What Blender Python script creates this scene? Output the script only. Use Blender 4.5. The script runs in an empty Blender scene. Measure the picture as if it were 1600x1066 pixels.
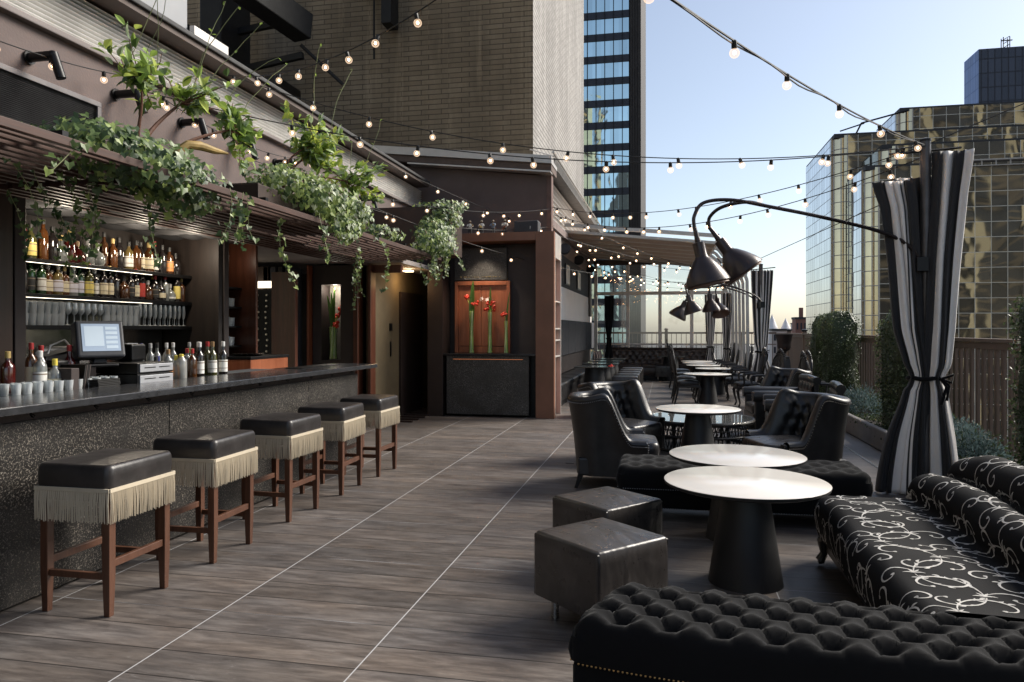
import bpy, math, random
from math import sin, cos, pi, radians, sqrt, exp, floor, atan2
from mathutils import Vector, Matrix, noise as mnoise
random.seed(7)
sc = bpy.context.scene
COL = sc.collection

# ------------------------------------------------------------------ camera, sky, sun, exposure
cam_data = bpy.data.cameras.new('camera')
cam = bpy.data.objects.new('camera', cam_data)
COL.objects.link(cam)
cam.location = (0, 0, 1.5)
cam.rotation_euler = (pi/2, 0, math.atan(240/1144.0))
cam_data.sensor_width = 36
cam_data.lens = 1144/1600*36
cam_data.shift_y = -18/1600
cam_data.clip_start = .05
cam_data.clip_end = 3000
sc.camera = cam

SUN_EL = radians(37)
SUN_AZ = radians(56)          # measured from +Y towards +X
world = bpy.data.worlds.new('World')
sc.world = world
world.use_nodes = True
wn = world.node_tree
wn.nodes.clear()
sky = wn.nodes.new('ShaderNodeTexSky')
sky.sky_type = 'NISHITA'
sky.sun_disc = False
sky.sun_elevation = SUN_EL
sky.sun_rotation = SUN_AZ
sky.air_density = 1.0
sky.dust_density = 1.1
sky.ozone_density = 2.0
bg = wn.nodes.new('ShaderNodeBackground')
bg.inputs['Strength'].default_value = 0.066
wo = wn.nodes.new('ShaderNodeOutputWorld')
hs = wn.nodes.new('ShaderNodeHueSaturation'); hs.inputs['Saturation'].default_value = .72
wn.links.new(sky.outputs[0], hs.inputs['Color']); wn.links.new(hs.outputs[0], bg.inputs[0])
wn.links.new(bg.outputs[0], wo.inputs[0])

sun_data = bpy.data.lights.new('sun', 'SUN')
sun_data.energy = 2.5
sun_data.angle = radians(30)
sun_data.color = (1, .93, .82)
sun = bpy.data.objects.new('sun', sun_data)
COL.objects.link(sun)
sd = Vector((sin(SUN_AZ)*cos(SUN_EL), cos(SUN_AZ)*cos(SUN_EL), sin(SUN_EL)))
sun.rotation_euler = sd.to_track_quat('Z', 'Y').to_euler()
sun.location = (0, 0, 60)

sc.view_settings.view_transform = 'Standard'
sc.view_settings.look = 'None'
sc.view_settings.gamma = 1
sc.view_settings.use_curve_mapping = False
sc.view_settings.exposure = 1.32
sc.render.engine = 'CYCLES'
sc.cycles.use_denoising = True
sc.cycles.max_bounces = 7
sc.cycles.transparent_max_bounces = 24
sc.cycles.caustics_reflective = False
sc.cycles.caustics_refractive = False
sc.cycles.sample_clamp_indirect = 6

# ------------------------------------------------------------------ material helpers
def lnk(nt, a, b): nt.links.new(a, b)
def setin(nt, sock, v):
    if isinstance(v, bpy.types.NodeSocket): nt.links.new(v, sock)
    else:
        if isinstance(v, tuple) and len(v) == 3 and sock.type == 'RGBA': v = (*v, 1)
        sock.default_value = v
def mth(nt, op, a, b=0.0, c=None):
    n = nt.nodes.new('ShaderNodeMath'); n.operation = op
    setin(nt, n.inputs[0], a); setin(nt, n.inputs[1], b)
    if c is not None: setin(nt, n.inputs[2], c)
    return n.outputs[0]
def mixc(nt, f, a, b, blend='MIX'):
    n = nt.nodes.new('ShaderNodeMix'); n.data_type = 'RGBA'; n.blend_type = blend
    setin(nt, n.inputs[0], f); setin(nt, n.inputs[6], a); setin(nt, n.inputs[7], b)
    return n.outputs[2]
def coords(nt, kind='Object'):
    return nt.nodes.new('ShaderNodeTexCoord').outputs[kind]
def sep(nt, v):
    n = nt.nodes.new('ShaderNodeSeparateXYZ'); lnk(nt, v, n.inputs[0]); return n.outputs
def comb(nt, x, y, z=0.0):
    n = nt.nodes.new('ShaderNodeCombineXYZ')
    for i, q in enumerate((x, y, z)): setin(nt, n.inputs[i], q)
    return n.outputs[0]
def scl(nt, v, s):
    n = nt.nodes.new('ShaderNodeMapping'); lnk(nt, v, n.inputs[0]); n.inputs['Scale'].default_value = s; return n.outputs[0]
def noi(nt, v, scale=5, detail=4, rough=.55, dist=0.0, out=0):
    n = nt.nodes.new('ShaderNodeTexNoise'); lnk(nt, v, n.inputs['Vector'])
    n.inputs['Scale'].default_value = scale; n.inputs['Detail'].default_value = detail
    n.inputs['Roughness'].default_value = rough; n.inputs['Distortion'].default_value = dist
    return n.outputs[out]
def wnoi(nt, v):
    n = nt.nodes.new('ShaderNodeTexWhiteNoise'); lnk(nt, v, n.inputs['Vector']); return n.outputs[0]
def ramp(nt, f, stops):
    n = nt.nodes.new('ShaderNodeValToRGB'); lnk(nt, f, n.inputs[0])
    e = n.color_ramp.elements
    while len(e) < len(stops): e.new(.5)
    for q, (p, c) in zip(e, stops):
        q.position = p; q.color = (*c, 1) if len(c) == 3 else c
    return n.outputs[0]
def bump(nt, h, strength=.3, dist=.01, normal=None):
    n = nt.nodes.new('ShaderNodeBump'); lnk(nt, h, n.inputs['Height'])
    n.inputs['Strength'].default_value = strength; n.inputs['Distance'].default_value = dist
    if normal: lnk(nt, normal, n.inputs['Normal'])
    return n.outputs[0]
def mat0(name):
    m = bpy.data.materials.new(name); m.use_nodes = True
    nt = m.node_tree; b = nt.nodes['Principled BSDF']
    return m, nt, b
def pmat(name, col, rough=.5, metal=0.0, var=.25, vs=6.0, bs=0.0, bscale=40.0, spec=.5, coat=0.0, rvar=.1, stretch=(1, 1, 1)):
    """plain painted / moulded surface with some wear, grime and relief"""
    m, nt, b = mat0(name)
    co = scl(nt, coords(nt), stretch)
    f = noi(nt, co, vs, 5, .6)
    f2 = ramp(nt, f, [(.3, (0, 0, 0)), (.7, (1, 1, 1))])
    c = mixc(nt, f2, tuple(x*(1-var) for x in col), tuple(min(1, x*(1+var)) for x in col))
    lnk(nt, c, b.inputs['Base Color'])
    g = noi(nt, co, vs*2.3, 4, .6)
    lnk(nt, mth(nt, 'MULTIPLY_ADD', g, rvar*2, max(.02, rough-rvar)), b.inputs['Roughness'])
    b.inputs['Metallic'].default_value = metal
    b.inputs['Specular IOR Level'].default_value = spec
    if coat: b.inputs['Coat Weight'].default_value = coat; b.inputs['Coat Roughness'].default_value = .15
    if bs: lnk(nt, bump(nt, noi(nt, co, bscale, 3, .6), bs, .01), b.inputs['Normal'])
    return m
def emat(name, col, strength, sample=False):
    m, nt, b = mat0(name)
    b.inputs['Base Color'].default_value = (*col, 1)
    b.inputs['Emission Color'].default_value = (*col, 1)
    b.inputs['Emission Strength'].default_value = strength
    if not sample: m.cycles.emission_sampling = 'NONE'
    return m
def thin_glass(name, tint=(.95, .97, .97), refl=.12, diff=.03, dcol=(.8, .85, .85), rough=.03, blend=.35):
    m = bpy.data.materials.new(name); m.use_nodes = True; nt = m.node_tree; nt.nodes.clear()
    o = nt.nodes.new('ShaderNodeOutputMaterial')
    t = nt.nodes.new('ShaderNodeBsdfTransparent'); t.inputs[0].default_value = (*tint, 1)
    g = nt.nodes.new('ShaderNodeBsdfGlossy'); g.inputs['Roughness'].default_value = rough
    d = nt.nodes.new('ShaderNodeBsdfDiffuse'); d.inputs[0].default_value = (*dcol, 1)
    lw = nt.nodes.new('ShaderNodeLayerWeight'); lw.inputs[0].default_value = blend
    f = mth(nt, 'MULTIPLY_ADD', lw.outputs['Fresnel'], 1-refl, refl)
    m1 = nt.nodes.new('ShaderNodeMixShader'); lnk(nt, f, m1.inputs[0]); lnk(nt, t.outputs[0], m1.inputs[1]); lnk(nt, g.outputs[0], m1.inputs[2])
    m2 = nt.nodes.new('ShaderNodeMixShader'); m2.inputs[0].default_value = diff
    lnk(nt, m1.outputs[0], m2.inputs[1]); lnk(nt, d.outputs[0], m2.inputs[2]); lnk(nt, m2.outputs[0], o.inputs[0])
    return m
def wood(name, c1, c2, rough=.45, axis=2, scale=1.0, coat=.1, bs=.08):
    m, nt, b = mat0(name)
    s = [14*scale]*3; s[axis] = 1.2*scale
    co = scl(nt, coords(nt), tuple(s))
    g = noi(nt, co, 1.6, 6, .62, .7)
    fine = noi(nt, scl(nt, coords(nt), tuple(x*5 for x in s)), 2, 3, .6)
    f = mth(nt, 'MULTIPLY_ADD', fine, .3, mth(nt, 'MULTIPLY', g, .75))
    lnk(nt, ramp(nt, f, [(.28, c1), (.52, tuple((a+q)/2 for a, q in zip(c1, c2))), (.72, c2)]), b.inputs['Base Color'])
    lnk(nt, mth(nt, 'MULTIPLY_ADD', g, .2, rough-.1), b.inputs['Roughness'])
    b.inputs['Coat Weight'].default_value = coat
    lnk(nt, bump(nt, f, bs*3, .004), b.inputs['Normal'])
    return m

# ------------------------------------------------------------------ mesh builder
class MB:
    def __init__(s): s.v = []; s.f = []; s.m = []; s.uv = {}
    def add(s, vs, fs, m=0, uvs=None):
        o = len(s.v); s.v += [tuple(q) for q in vs]
        for i, f in enumerate(fs):
            if uvs: s.uv[len(s.f)] = [uvs[k] for k in f]
            s.f.append(tuple(k+o for k in f)); s.m.append(m)
        return s
    def box(s, x0, x1, y0, y1, z0, z1, m=0):
        v = [(x, y, z) for z in (z0, z1) for y in (y0, y1) for x in (x0, x1)]
        return s.add(v, [(0, 2, 3, 1), (4, 5, 7, 6), (0, 1, 5, 4), (2, 6, 7, 3), (0, 4, 6, 2), (1, 3, 7, 5)], m)
    def tbox(s, cx, cy, z0, z1, a0, b0, a1, b1, m=0, dx=0, dy=0):
        v = []
        for z, a, b, ox, oy in ((z0, a0, b0, 0, 0), (z1, a1, b1, dx, dy)):
            v += [(cx+ox-a, cy+oy-b, z), (cx+ox+a, cy+oy-b, z), (cx+ox-a, cy+oy+b, z), (cx+ox+a, cy+oy+b, z)]
        return s.add(v, [(0, 2, 3, 1), (4, 5, 7, 6), (0, 1, 5, 4), (2, 6, 7, 3), (0, 4, 6, 2), (1, 3, 7, 5)], m)
    def bar(s, p, q, w, h, m=0, up=(0, 0, 1)):
        p = Vector(p); q = Vector(q); d = (q-p).normalized(); u = Vector(up)
        if abs(d.dot(u)) > .98: u = Vector((1, 0, 0))
        a = d.cross(u).normalized()*w/2; b = a.cross(d).normalized()*h/2
        v = [p-a-b, p+a-b, p+a+b, p-a+b, q-a-b, q+a-b, q+a+b, q-a+b]
        return s.add(v, [(0, 3, 2, 1), (4, 5, 6, 7), (0, 1, 5, 4), (1, 2, 6, 5), (2, 3, 7, 6), (3, 0, 4, 7)], m)
    def tube(s, pts, r, n=8, m=0, cap=True):
        pts = [Vector(p) for p in pts]; N = len(pts)
        rs = r if isinstance(r, (list, tuple)) else [r]*N
        vs = []; fs = []; ref = None
        for i, p in enumerate(pts):
            d = (pts[min(i+1, N-1)]-pts[max(i-1, 0)]).normalized()
            if ref is None:
                ref = d.cross(Vector((0, 0, 1)))
                if ref.length < .1: ref = d.cross(Vector((1, 0, 0)))
                ref.normalize()
            a = (ref-d*ref.dot(d))
            a = a.normalized() if a.length > 1e-5 else d.orthogonal().normalized()
            ref = a; b = d.cross(a)
            for k in range(n):
                t = 2*pi*k/n; vs.append(p+a*cos(t)*rs[i]+b*sin(t)*rs[i])
        for i in range(N-1):
            for k in range(n):
                k2 = (k+1) % n
                fs.append((i*n+k, i*n+k2, (i+1)*n+k2, (i+1)*n+k))
        if cap: fs.append(tuple(range(n-1, -1, -1))); fs.append(tuple((N-1)*n+k for k in range(n)))
        return s.add(vs, fs, m)
    def lathe(s, prof, n=16, c=(0, 0, 0), m=0, cap=True, ax=None, sx=1, sy=1):
        vs = []; fs = []; M = len(prof)
        for r, z in prof:
            for k in range(n):
                t = 2*pi*k/n; p = Vector((r*cos(t)*sx, r*sin(t)*sy, z))
                if ax: p = ax @ p
                vs.append(p+Vector(c))
        for i in range(M-1):
            for k in range(n):
                k2 = (k+1) % n; fs.append((i*n+k, i*n+k2, (i+1)*n+k2, (i+1)*n+k))
        if cap:
            if prof[0][0] > 1e-4: fs.append(tuple(range(n-1, -1, -1)))
            if prof[-1][0] > 1e-4: fs.append(tuple((M-1)*n+k for k in range(n)))
        return s.add(vs, fs, m)
    def ball(s, c, r, n=8, k=6, m=0, sz=1.0, sx=1.0, sy=1.0):
        pr = [(max(1e-5, r*sin(pi*i/k)), -r*cos(pi*i/k)*sz) for i in range(k+1)]
        return s.lathe(pr, n, c, m, cap=False, sx=sx, sy=sy)
    def grid(s, fn, nu, nv, m=0, cu=False, cv=False, uv=None):
        vs = []; fs = []; uu = []
        for j in range(nv+1):
            for i in range(nu+1):
                u, v = i/nu, j/nv
                vs.append(fn(u, v)); uu.append(uv(u, v) if uv else (u, v))
        for j in range(nv):
            for i in range(nu):
                a = j*(nu+1)+i; fs.append((a, a+1, a+nu+2, a+nu+1))
        return s.add(vs, fs, m, uu)
    def poly(s, pts, z0, z1, m=0):
        n = len(pts); v = [(x, y, z0) for x, y in pts]+[(x, y, z1) for x, y in pts]
        fs = [tuple(range(n-1, -1, -1)), tuple(range(n, 2*n))]
        fs += [(i, (i+1) % n, n+(i+1) % n, n+i) for i in range(n)]
        return s.add(v, fs, m)
    def quad(s, a, b, c, d, m=0): return s.add([a, b, c, d], [(0, 1, 2, 3)], m)
    def xf(s, mtx): s.v = [tuple(mtx @ Vector(q)) for q in s.v]; return s
    def mesh(s, name, mats, smooth=35):
        me = bpy.data.meshes.new(name)
        me.from_pydata(s.v, [], s.f)
        for q in (mats if isinstance(mats, (list, tuple)) else [mats]): me.materials.append(q)
        me.polygons.foreach_set('material_index', s.m)
        if s.uv:
            ul = me.uv_layers.new(name='UVMap')
            for fi, us in s.uv.items():
                ls = me.polygons[fi].loop_start
                for k, q in enumerate(us): ul.data[ls+k].uv = q
        me.update()
        if smooth:
            me.polygons.foreach_set('use_smooth', [True]*len(me.polygons))
            me.set_sharp_from_angle(angle=radians(smooth))
        return me
    def build(s, name, mats, parent=None, smooth=35, bevel=0, seg=2, loc=None, rz=0, weld=False, solid=0):
        me = s.mesh(name, mats, smooth)
        o = bpy.data.objects.new(name, me); COL.objects.link(o)
        if parent: o.parent = parent
        if loc: o.location = loc
        if rz: o.rotation_euler.z = rz
        if weld:
            w = o.modifiers.new('weld', 'WELD'); w.merge_threshold = .0005
        if solid:
            w = o.modifiers.new('solid', 'SOLIDIFY'); w.thickness = solid; w.offset = 0
        if bevel:
            w = o.modifiers.new('bevel', 'BEVEL'); w.width = bevel; w.segments = seg; w.limit_method = 'ANGLE'; w.angle_limit = radians(40)
            w.harden_normals = False
        return o
def tag(o, label, cat, group=None, kind=None):
    if label: o['label'] = label
    if cat: o['category'] = cat
    if group: o['group'] = group
    if kind: o['kind'] = kind
    return o
def thing(name, label, cat, loc=(0, 0, 0), rz=0, group=None):
    o = bpy.data.objects.new(name, None); COL.objects.link(o)
    o.empty_display_size = .1; o.location = loc; o.rotation_euler.z = rz
    return tag(o, label, cat, group)
def struct(o): o['kind'] = 'structure'; return o
def dup(root, loc, rz=None, label=None, group=None):
    def cp(o, par):
        c = o.copy(); COL.objects.link(c); c.parent = par
        for ch in KIDS.get(o.name, ()): cp(ch, c)
        return c
    if root.name not in KIDS: index_kids(root)
    r = cp(root, None); r.location = loc
    if rz is not None: r.rotation_euler.z = rz
    if label: r['label'] = label
    if group: r['group'] = group
    return r
KIDS = {}
def index_kids(root):
    by = {}
    for o in COL.objects:
        if o.parent: by.setdefault(o.parent.name, []).append(o)
    def rec(o):
        KIDS[o.name] = by.get(o.name, [])
        for c in KIDS[o.name]: rec(c)
    rec(root)
ORD = ['first', 'second', 'third', 'fourth', 'fifth', 'sixth', 'seventh', 'eighth', 'ninth', 'tenth']
def nth(i):
    if i < 10: return ORD[i]
    n = i+1
    return '%d%s' % (n, {1: 'st', 2: 'nd', 3: 'rd'}.get(n % 10 if n % 100 not in (11, 12, 13) else 0, 'th'))
def bez(a, b, c, d, n=12):
    a, b, c, d = map(Vector, (a, b, c, d)); out = []
    for i in range(n+1):
        t = i/n; q = 1-t; out.append(a*q**3+b*3*q*q*t+c*3*q*t*t+d*t**3)
    return out

# ------------------------------------------------------------------ materials
def deck_material():
    m, nt, b = mat0('deck_planks')
    x, y, z = sep(nt, coords(nt))
    px = mth(nt, 'DIVIDE', mth(nt, 'ADD', x, 2.32+98), .98)
    py = mth(nt, 'DIVIDE', mth(nt, 'ADD', y, -3.5+95), .95)
    pl = mth(nt, 'MULTIPLY', py, 4)
    def line(q, w):           # 1 on the joint
        f = mth(nt, 'FRACT', q); d = mth(nt, 'MINIMUM', f, mth(nt, 'SUBTRACT', 1, f))
        return mth(nt, 'LESS_THAN', d, w)
    lx = line(px, .0032); ly = line(py, .0022); lp = line(pl, .02)
    cell = comb(nt, mth(nt, 'FLOOR', px), mth(nt, 'FLOOR', pl))
    r1 = wnoi(nt, cell)
    pan = wnoi(nt, comb(nt, mth(nt, 'FLOOR', px), mth(nt, 'FLOOR', py), 3.0))
    off = mth(nt, 'MULTIPLY', r1, 37)
    gco = comb(nt, mth(nt, 'MULTIPLY', x, 2.2), mth(nt, 'MULTIPLY', y, 13.0), off)
    g = noi(nt, gco, 1.7, 8, .66, .25)
    g2 = noi(nt, comb(nt, mth(nt, 'MULTIPLY', x, 7), mth(nt, 'MULTIPLY', y, 75), off), 1.5, 6, .7)
    c = ramp(nt, g, [(.25, (.045, .04, .039)), (.45, (.098, .088, .085)), (.6, (.155, .142, .136)), (.78, (.23, .212, .2))])
    tint = ramp(nt, noi(nt, comb(nt, x, mth(nt, 'MULTIPLY', y, 3.0), off), .9, 3, .6), [(.35, (1.0, 1.0, 1.0)), (.65, (1.14, 1.03, .92))])
    c = mixc(nt, 1.0, c, tint, 'MULTIPLY')
    k = mth(nt, 'MULTIPLY_ADD', r1, .42, mth(nt, 'MULTIPLY_ADD', pan, .2, .64))
    k = mth(nt, 'MULTIPLY', k, mth(nt, 'MULTIPLY_ADD', g2, .8, .6))
    kk = nt.nodes.new('ShaderNodeCombineColor')
    for i in range(3): lnk(nt, k, kk.inputs[i])
    c = mixc(nt, 1.0, c, kk.outputs[0], 'MULTIPLY')
    # pale scuffs
    sc_ = noi(nt, comb(nt, mth(nt, 'MULTIPLY', x, 1.5), mth(nt, 'MULTIPLY', y, 6), 0.0), 3.2, 8, .75, 2.0)
    c = mixc(nt, mth(nt, 'MULTIPLY', ramp(nt, sc_, [(.6, (0, 0, 0)), (.72, (1, 1, 1))]), .35), c, (.42, .41, .4))
    gr = noi(nt, comb(nt, x, y, 0.0), .8, 5, .6)
    c = mixc(nt, mth(nt, 'MULTIPLY', ramp(nt, gr, [(.35, (1, 1, 1)), (.6, (0, 0, 0))]), .3), c, (.07, .063, .06))
    c = mixc(nt, mth(nt, 'MULTIPLY', lp, .95), c, (.025, .021, .02))
    br = ramp(nt, noi(nt, comb(nt, x, y, 0.0), 1.3, 2), [(.42, (.12, .12, .12)), (.56, (1, 1, 1))])
    c = mixc(nt, mth(nt, 'MULTIPLY', ly, br), c, (.5, .5, .52))
    c = mixc(nt, lx, c, (.5, .5, .51))
    lnk(nt, c, b.inputs['Base Color'])
    lnk(nt, mth(nt, 'MULTIPLY_ADD', g, .3, .33), b.inputs['Roughness'])
    h = mth(nt, 'SUBTRACT', mth(nt, 'MULTIPLY_ADD', g2, .25, mth(nt, 'MULTIPLY', g, .3)), mth(nt, 'MULTIPLY', lp, 1.2))
    lnk(nt, bump(nt, h, .5, .004), b.inputs['Normal'])
    return m
def leather(name, col, rough=.32, crease=.12):
    m, nt, b = mat0(name)
    co = coords(nt)
    f = noi(nt, co, 5, 5, .65)
    lnk(nt, mixc(nt, ramp(nt, f, [(.4, (0, 0, 0)), (.7, (1, 1, 1))]), col, tuple(min(1, q*1.9+.004) for q in col)), b.inputs['Base Color'])
    lnk(nt, mth(nt, 'MULTIPLY_ADD', noi(nt, co, 9, 5, .7), .28, rough-.14), b.inputs['Roughness'])
    v = nt.nodes.new('ShaderNodeTexVoronoi'); v.inputs['Scale'].default_value = 260; lnk(nt, co, v.inputs['Vector'])
    n1 = bump(nt, v.outputs['Distance'], .12, .002)
    big = noi(nt, scl(nt, co, (1, 2.2, 1)), 3.2, 2, .5, .8)
    lnk(nt, bump(nt, big, crease, .03, n1), b.inputs['Normal'])
    return m
def fabric(name, col, rough=.9, sheen=.3, weave=700):
    m, nt, b = mat0(name)
    co = coords(nt)
    f = noi(nt, co, 3.5, 4, .6)
    lnk(nt, mixc(nt, f, tuple(q*.75 for q in col), tuple(q*1.25 for q in col)), b.inputs['Base Color'])
    b.inputs['Roughness'].default_value = rough
    b.inputs['Sheen Weight'].default_value = sheen
    b.inputs['Sheen Roughness'].default_value = .4; b.inputs['Specular IOR Level'].default_value = .18
    lnk(nt, bump(nt, noi(nt, co, weave, 2, .5), .35, .002), b.inputs['Normal'])
    return m
def squiggle_metal(name, base=(.016, .0145, .0135), fleck=(.36, .32, .27), scale=56, thr=.58):
    m, nt, b = mat0(name)
    co = coords(nt)
    w = nt.nodes.new('ShaderNodeMix'); w.data_type = 'VECTOR'; w.inputs[0].default_value = .12
    lnk(nt, co, w.inputs[4]); lnk(nt, noi(nt, co, 14, 3, .6, 0, 1), w.inputs[5])
    v = nt.nodes.new('ShaderNodeTexVoronoi'); v.feature = 'DISTANCE_TO_EDGE'; v.inputs['Scale'].default_value = scale
    lnk(nt, w.outputs[1], v.inputs['Vector'])
    ln = ramp(nt, v.outputs['Distance'], [(.03, (1, 1, 1)), (.085, (0, 0, 0))])
    brk = ramp(nt, noi(nt, co, scale*1.5, 2, .5), [(thr-.1, (0, 0, 0)), (thr-.02, (1, 1, 1))])
    pat = ramp(nt, noi(nt, co, 2.2, 3, .6), [(.34, (.15, .15, .15)), (.6, (1, 1, 1))])
    f = mth(nt, 'MULTIPLY', mth(nt, 'MULTIPLY', ln, brk), pat)
    stain = noi(nt, co, 3, 5, .65)
    bc = mixc(nt, stain, tuple(q*.6 for q in base), tuple(q*2.2 for q in base))
    lnk(nt, mixc(nt, f, bc, fleck), b.inputs['Base Color'])
    b.inputs['Metallic'].default_value = .35
    lnk(nt, mth(nt, 'MULTIPLY_ADD', stain, .3, .25), b.inputs['Roughness'])
    lnk(nt, bump(nt, mth(nt, 'ADD', f, mth(nt, 'MULTIPLY', noi(nt, co, 90, 2), .2)), .8, .004), b.inputs['Normal'])
    return m
def brick_mat(name, axis, c1, c2, mortar, bw=.42, bh=.1, ms=.008):
    m, nt, b = mat0(name)
    x, y, z = sep(nt, coords(nt))
    h = x if axis == 0 else y
    br = nt.nodes.new('ShaderNodeTexBrick')
    lnk(nt, comb(nt, h, z), br.inputs['Vector'])
    br.inputs['Scale'].default_value = 1
    br.inputs['Brick Width'].default_value = bw; br.inputs['Row Height'].default_value = bh
    br.inputs['Mortar Size'].default_value = ms; br.inputs['Mortar Smooth'].default_value = .3
    br.inputs['Color1'].default_value = (*c1, 1); br.inputs['Color2'].default_value = (*c2, 1)
    br.inputs['Mortar'].default_value = (*mortar, 1); br.offset = .37; br.offset_frequency = 2
    gr = noi(nt, scl(nt, coords(nt), (1, 1, .35)), .6, 6, .65)
    c = mixc(nt, ramp(nt, gr, [(.33, (.75, .75, .75)), (.62, (0, 0, 0))]), br.outputs['Color'], tuple(q*.4 for q in c1))
    drip = noi(nt, scl(nt, coords(nt), (2.2, 2.2, .12)), 1.4, 5, .65)
    c = mixc(nt, ramp(nt, drip, [(.55, (0, 0, 0)), (.75, (.5, .5, .5))]), c, tuple(min(1, q*1.5) for q in c2))
    fn = noi(nt, coords(nt), 30, 3, .6)
    c = mixc(nt, mth(nt, 'MULTIPLY', fn, .35), c, mortar)
    lnk(nt, c, b.inputs['Base Color'])
    b.inputs['Roughness'].default_value = .85
    hh = mth(nt, 'SUBTRACT', mth(nt, 'MULTIPLY', fn, .2), br.outputs['Fac'])
    lnk(nt, bump(nt, hh, .8, .012), b.inputs['Normal'])
    return m
def curtain_wall(name, axis, pw, ph, glass, frame, rough=.03, wob=.5, wscale=.25, fw=.05, metal=.85, tilt=.02, midline=False, specv=.5):
    """mirror glass in panes, each pane set a little out of true, with painted mullions"""
    m, nt, b = mat0(name)
    geo = coords(nt)
    x, y, z = sep(nt, geo)
    h = x if axis == 0 else y
    u = mth(nt, 'DIVIDE', mth(nt, 'ADD', h, 1000), pw); v = mth(nt, 'DIVIDE', mth(nt, 'ADD', z, 1000), ph)
    def line(q, w):
        f = mth(nt, 'FRACT', q); d = mth(nt, 'MINIMUM', f, mth(nt, 'SUBTRACT', 1, f)); return mth(nt, 'LESS_THAN', d, w)
    l = mth(nt, 'MAXIMUM', line(u, fw/2/pw), line(v, fw/2/ph))
    cell = comb(nt, mth(nt, 'FLOOR', u), mth(nt, 'FLOOR', v))
    r = wnoi(nt, cell)
    c = mixc(nt, r, glass, tuple(q*.75 for q in glass))
    lnk(nt, mixc(nt, l, c, frame), b.inputs['Base Color'])
    lnk(nt, mth(nt, 'MULTIPLY', mth(nt, 'SUBTRACT', 1, l), metal), b.inputs['Metallic'])
    lnk(nt, mth(nt, 'MULTIPLY_ADD', l, .5, rough), b.inputs['Roughness'])
    b.inputs['Specular IOR Level'].default_value = specv
    # pane bulge and waviness
    fu = mth(nt, 'SUBTRACT', mth(nt, 'FRACT', u), .5); fv = mth(nt, 'SUBTRACT', mth(nt, 'FRACT', v), .5)
    bul = mth(nt, 'ADD', mth(nt, 'MULTIPLY', fu, fu), mth(nt, 'MULTIPLY', fv, fv))
    bul = mth(nt, 'MULTIPLY', bul, mth(nt, 'MULTIPLY_ADD', r, 1.4, -.4))
    til = mth(nt, 'MULTIPLY', fu, mth(nt, 'MULTIPLY_ADD', wnoi(nt, comb(nt, mth(nt, 'FLOOR', u), mth(nt, 'FLOOR', v), 5.0)), 1.0, -.5))
    til2 = mth(nt, 'MULTIPLY', fv, mth(nt, 'MULTIPLY_ADD', wnoi(nt, comb(nt, mth(nt, 'FLOOR', u), mth(nt, 'FLOOR', v), 9.0)), 1.0, -.5))
    wv = noi(nt, geo, wscale, 2, .4, .6)
    hh = mth(nt, 'ADD', mth(nt, 'ADD', mth(nt, 'MULTIPLY', bul, .022), mth(nt, 'MULTIPLY', mth(nt, 'ADD', til, til2), tilt)), mth(nt, 'MULTIPLY', wv, wob))
    lnk(nt, bump(nt, hh, 1.0, 1.0), b.inputs['Normal'])
    return m

DECK = deck_material()
LEATHER = leather('black_leather', (.011, .0105, .011), .36)
LEATHER_SEAT = leather('stool_leather', (.019, .0165, .016), .34, .1)
LEATHER_GREY = leather('grey_leather', (.03, .026, .024), .3, .35)
LEATHER_BROWN = leather('brown_leather', (.05, .034, .028), .34, .3)
FAB_BLACK = fabric('black_linen', (.0062, .0063, .0072), .92, .08)
FAB_DARK = fabric('black_velvet', (.006, .006, .007), .95, .2, 300)
FRINGE = fabric('cream_fringe', (.52, .45, .34), .85, .2, 300)
WOOD_LEG = wood('stool_wood', (.05, .017, .008), (.125, .052, .027), .42, 2)
WOOD_RED = wood('red_wood', (.24, .065, .028), (.44, .15, .07), .35, 2, .8, .25)
WOOD_SLAT = wood('slat_wood', (.022, .009, .006), (.08, .032, .02), .62, 1, .7, .0)
WOOD_FRAME = wood('frame_wood', (.06, .02, .011), (.15, .05, .026), .4, 2, .8, .2)
WOOD_DARK = wood('dark_wood', (.02, .011, .008), (.055, .03, .02), .45, 2, .6, .2)
WOOD_BLACK = pmat('ebonised_wood', (.012, .0105, .01), .35, 0, .3, 8, .1, 60)
CORTEN = pmat('copper_brown_steel', (.22, .1, .06), .45, .1, .16, 1.8, .03, 30, rvar=.08)
BRONZE = pmat('dark_bronze_steel', (.05, .034, .029), .5, .3, .2, 2, .04, 30)
BRONZE2 = pmat('umber_panel', (.042, .031, .029), .6, .1, .2, 1.5, .05, 40)
MAUVE = pmat('mauve_stucco', (.125, .096, .091), .85, 0, .17, 1.3, .22, 55)
MAUVE_L = pmat('stucco_trim', (.2, .175, .17), .8, 0, .15, 1.5, .1, 50)
STONE = pmat('black_counter_stone', (.03, .031, .034), .17, 0, .35, 14, .02, 90, .6)
PERF = squiggle_metal('squiggle_steel')
PERF2 = squiggle_metal('etched_panel', (.04, .038, .036), (.26, .25, .235), 46, .5)
STEEL_DK = pmat('black_steel', (.012, .012, .013), .38, .5, .25, 6, .04, 60)
STEEL_BK = pmat('sooty_steel', (.008, .0075, .0075), .6, .2, .4, 3, .1, 30)
STEEL = pmat('brushed_steel', (.55, .53, .5), .25, 1, .1, 20)
LAMP = pmat('lamp_enamel', (.035, .025, .025), .34, .35, .2, 5, .03, 50, coat=.2)
LAMP_IN = pmat('lamp_inner', (.16, .1, .08), .5, .2)
ALU = pmat('weathered_alu', (.55, .52, .49), .4, .4, .12, 3, .03, 20)
CREAM = pmat('cream_wall', (.93, .9, .87), .8, 0, .05, 2)
NAVY = pmat('slate_blue_pad', (.028, .03, .038), .7, 0, .15, 3, .1, 200)
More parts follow.
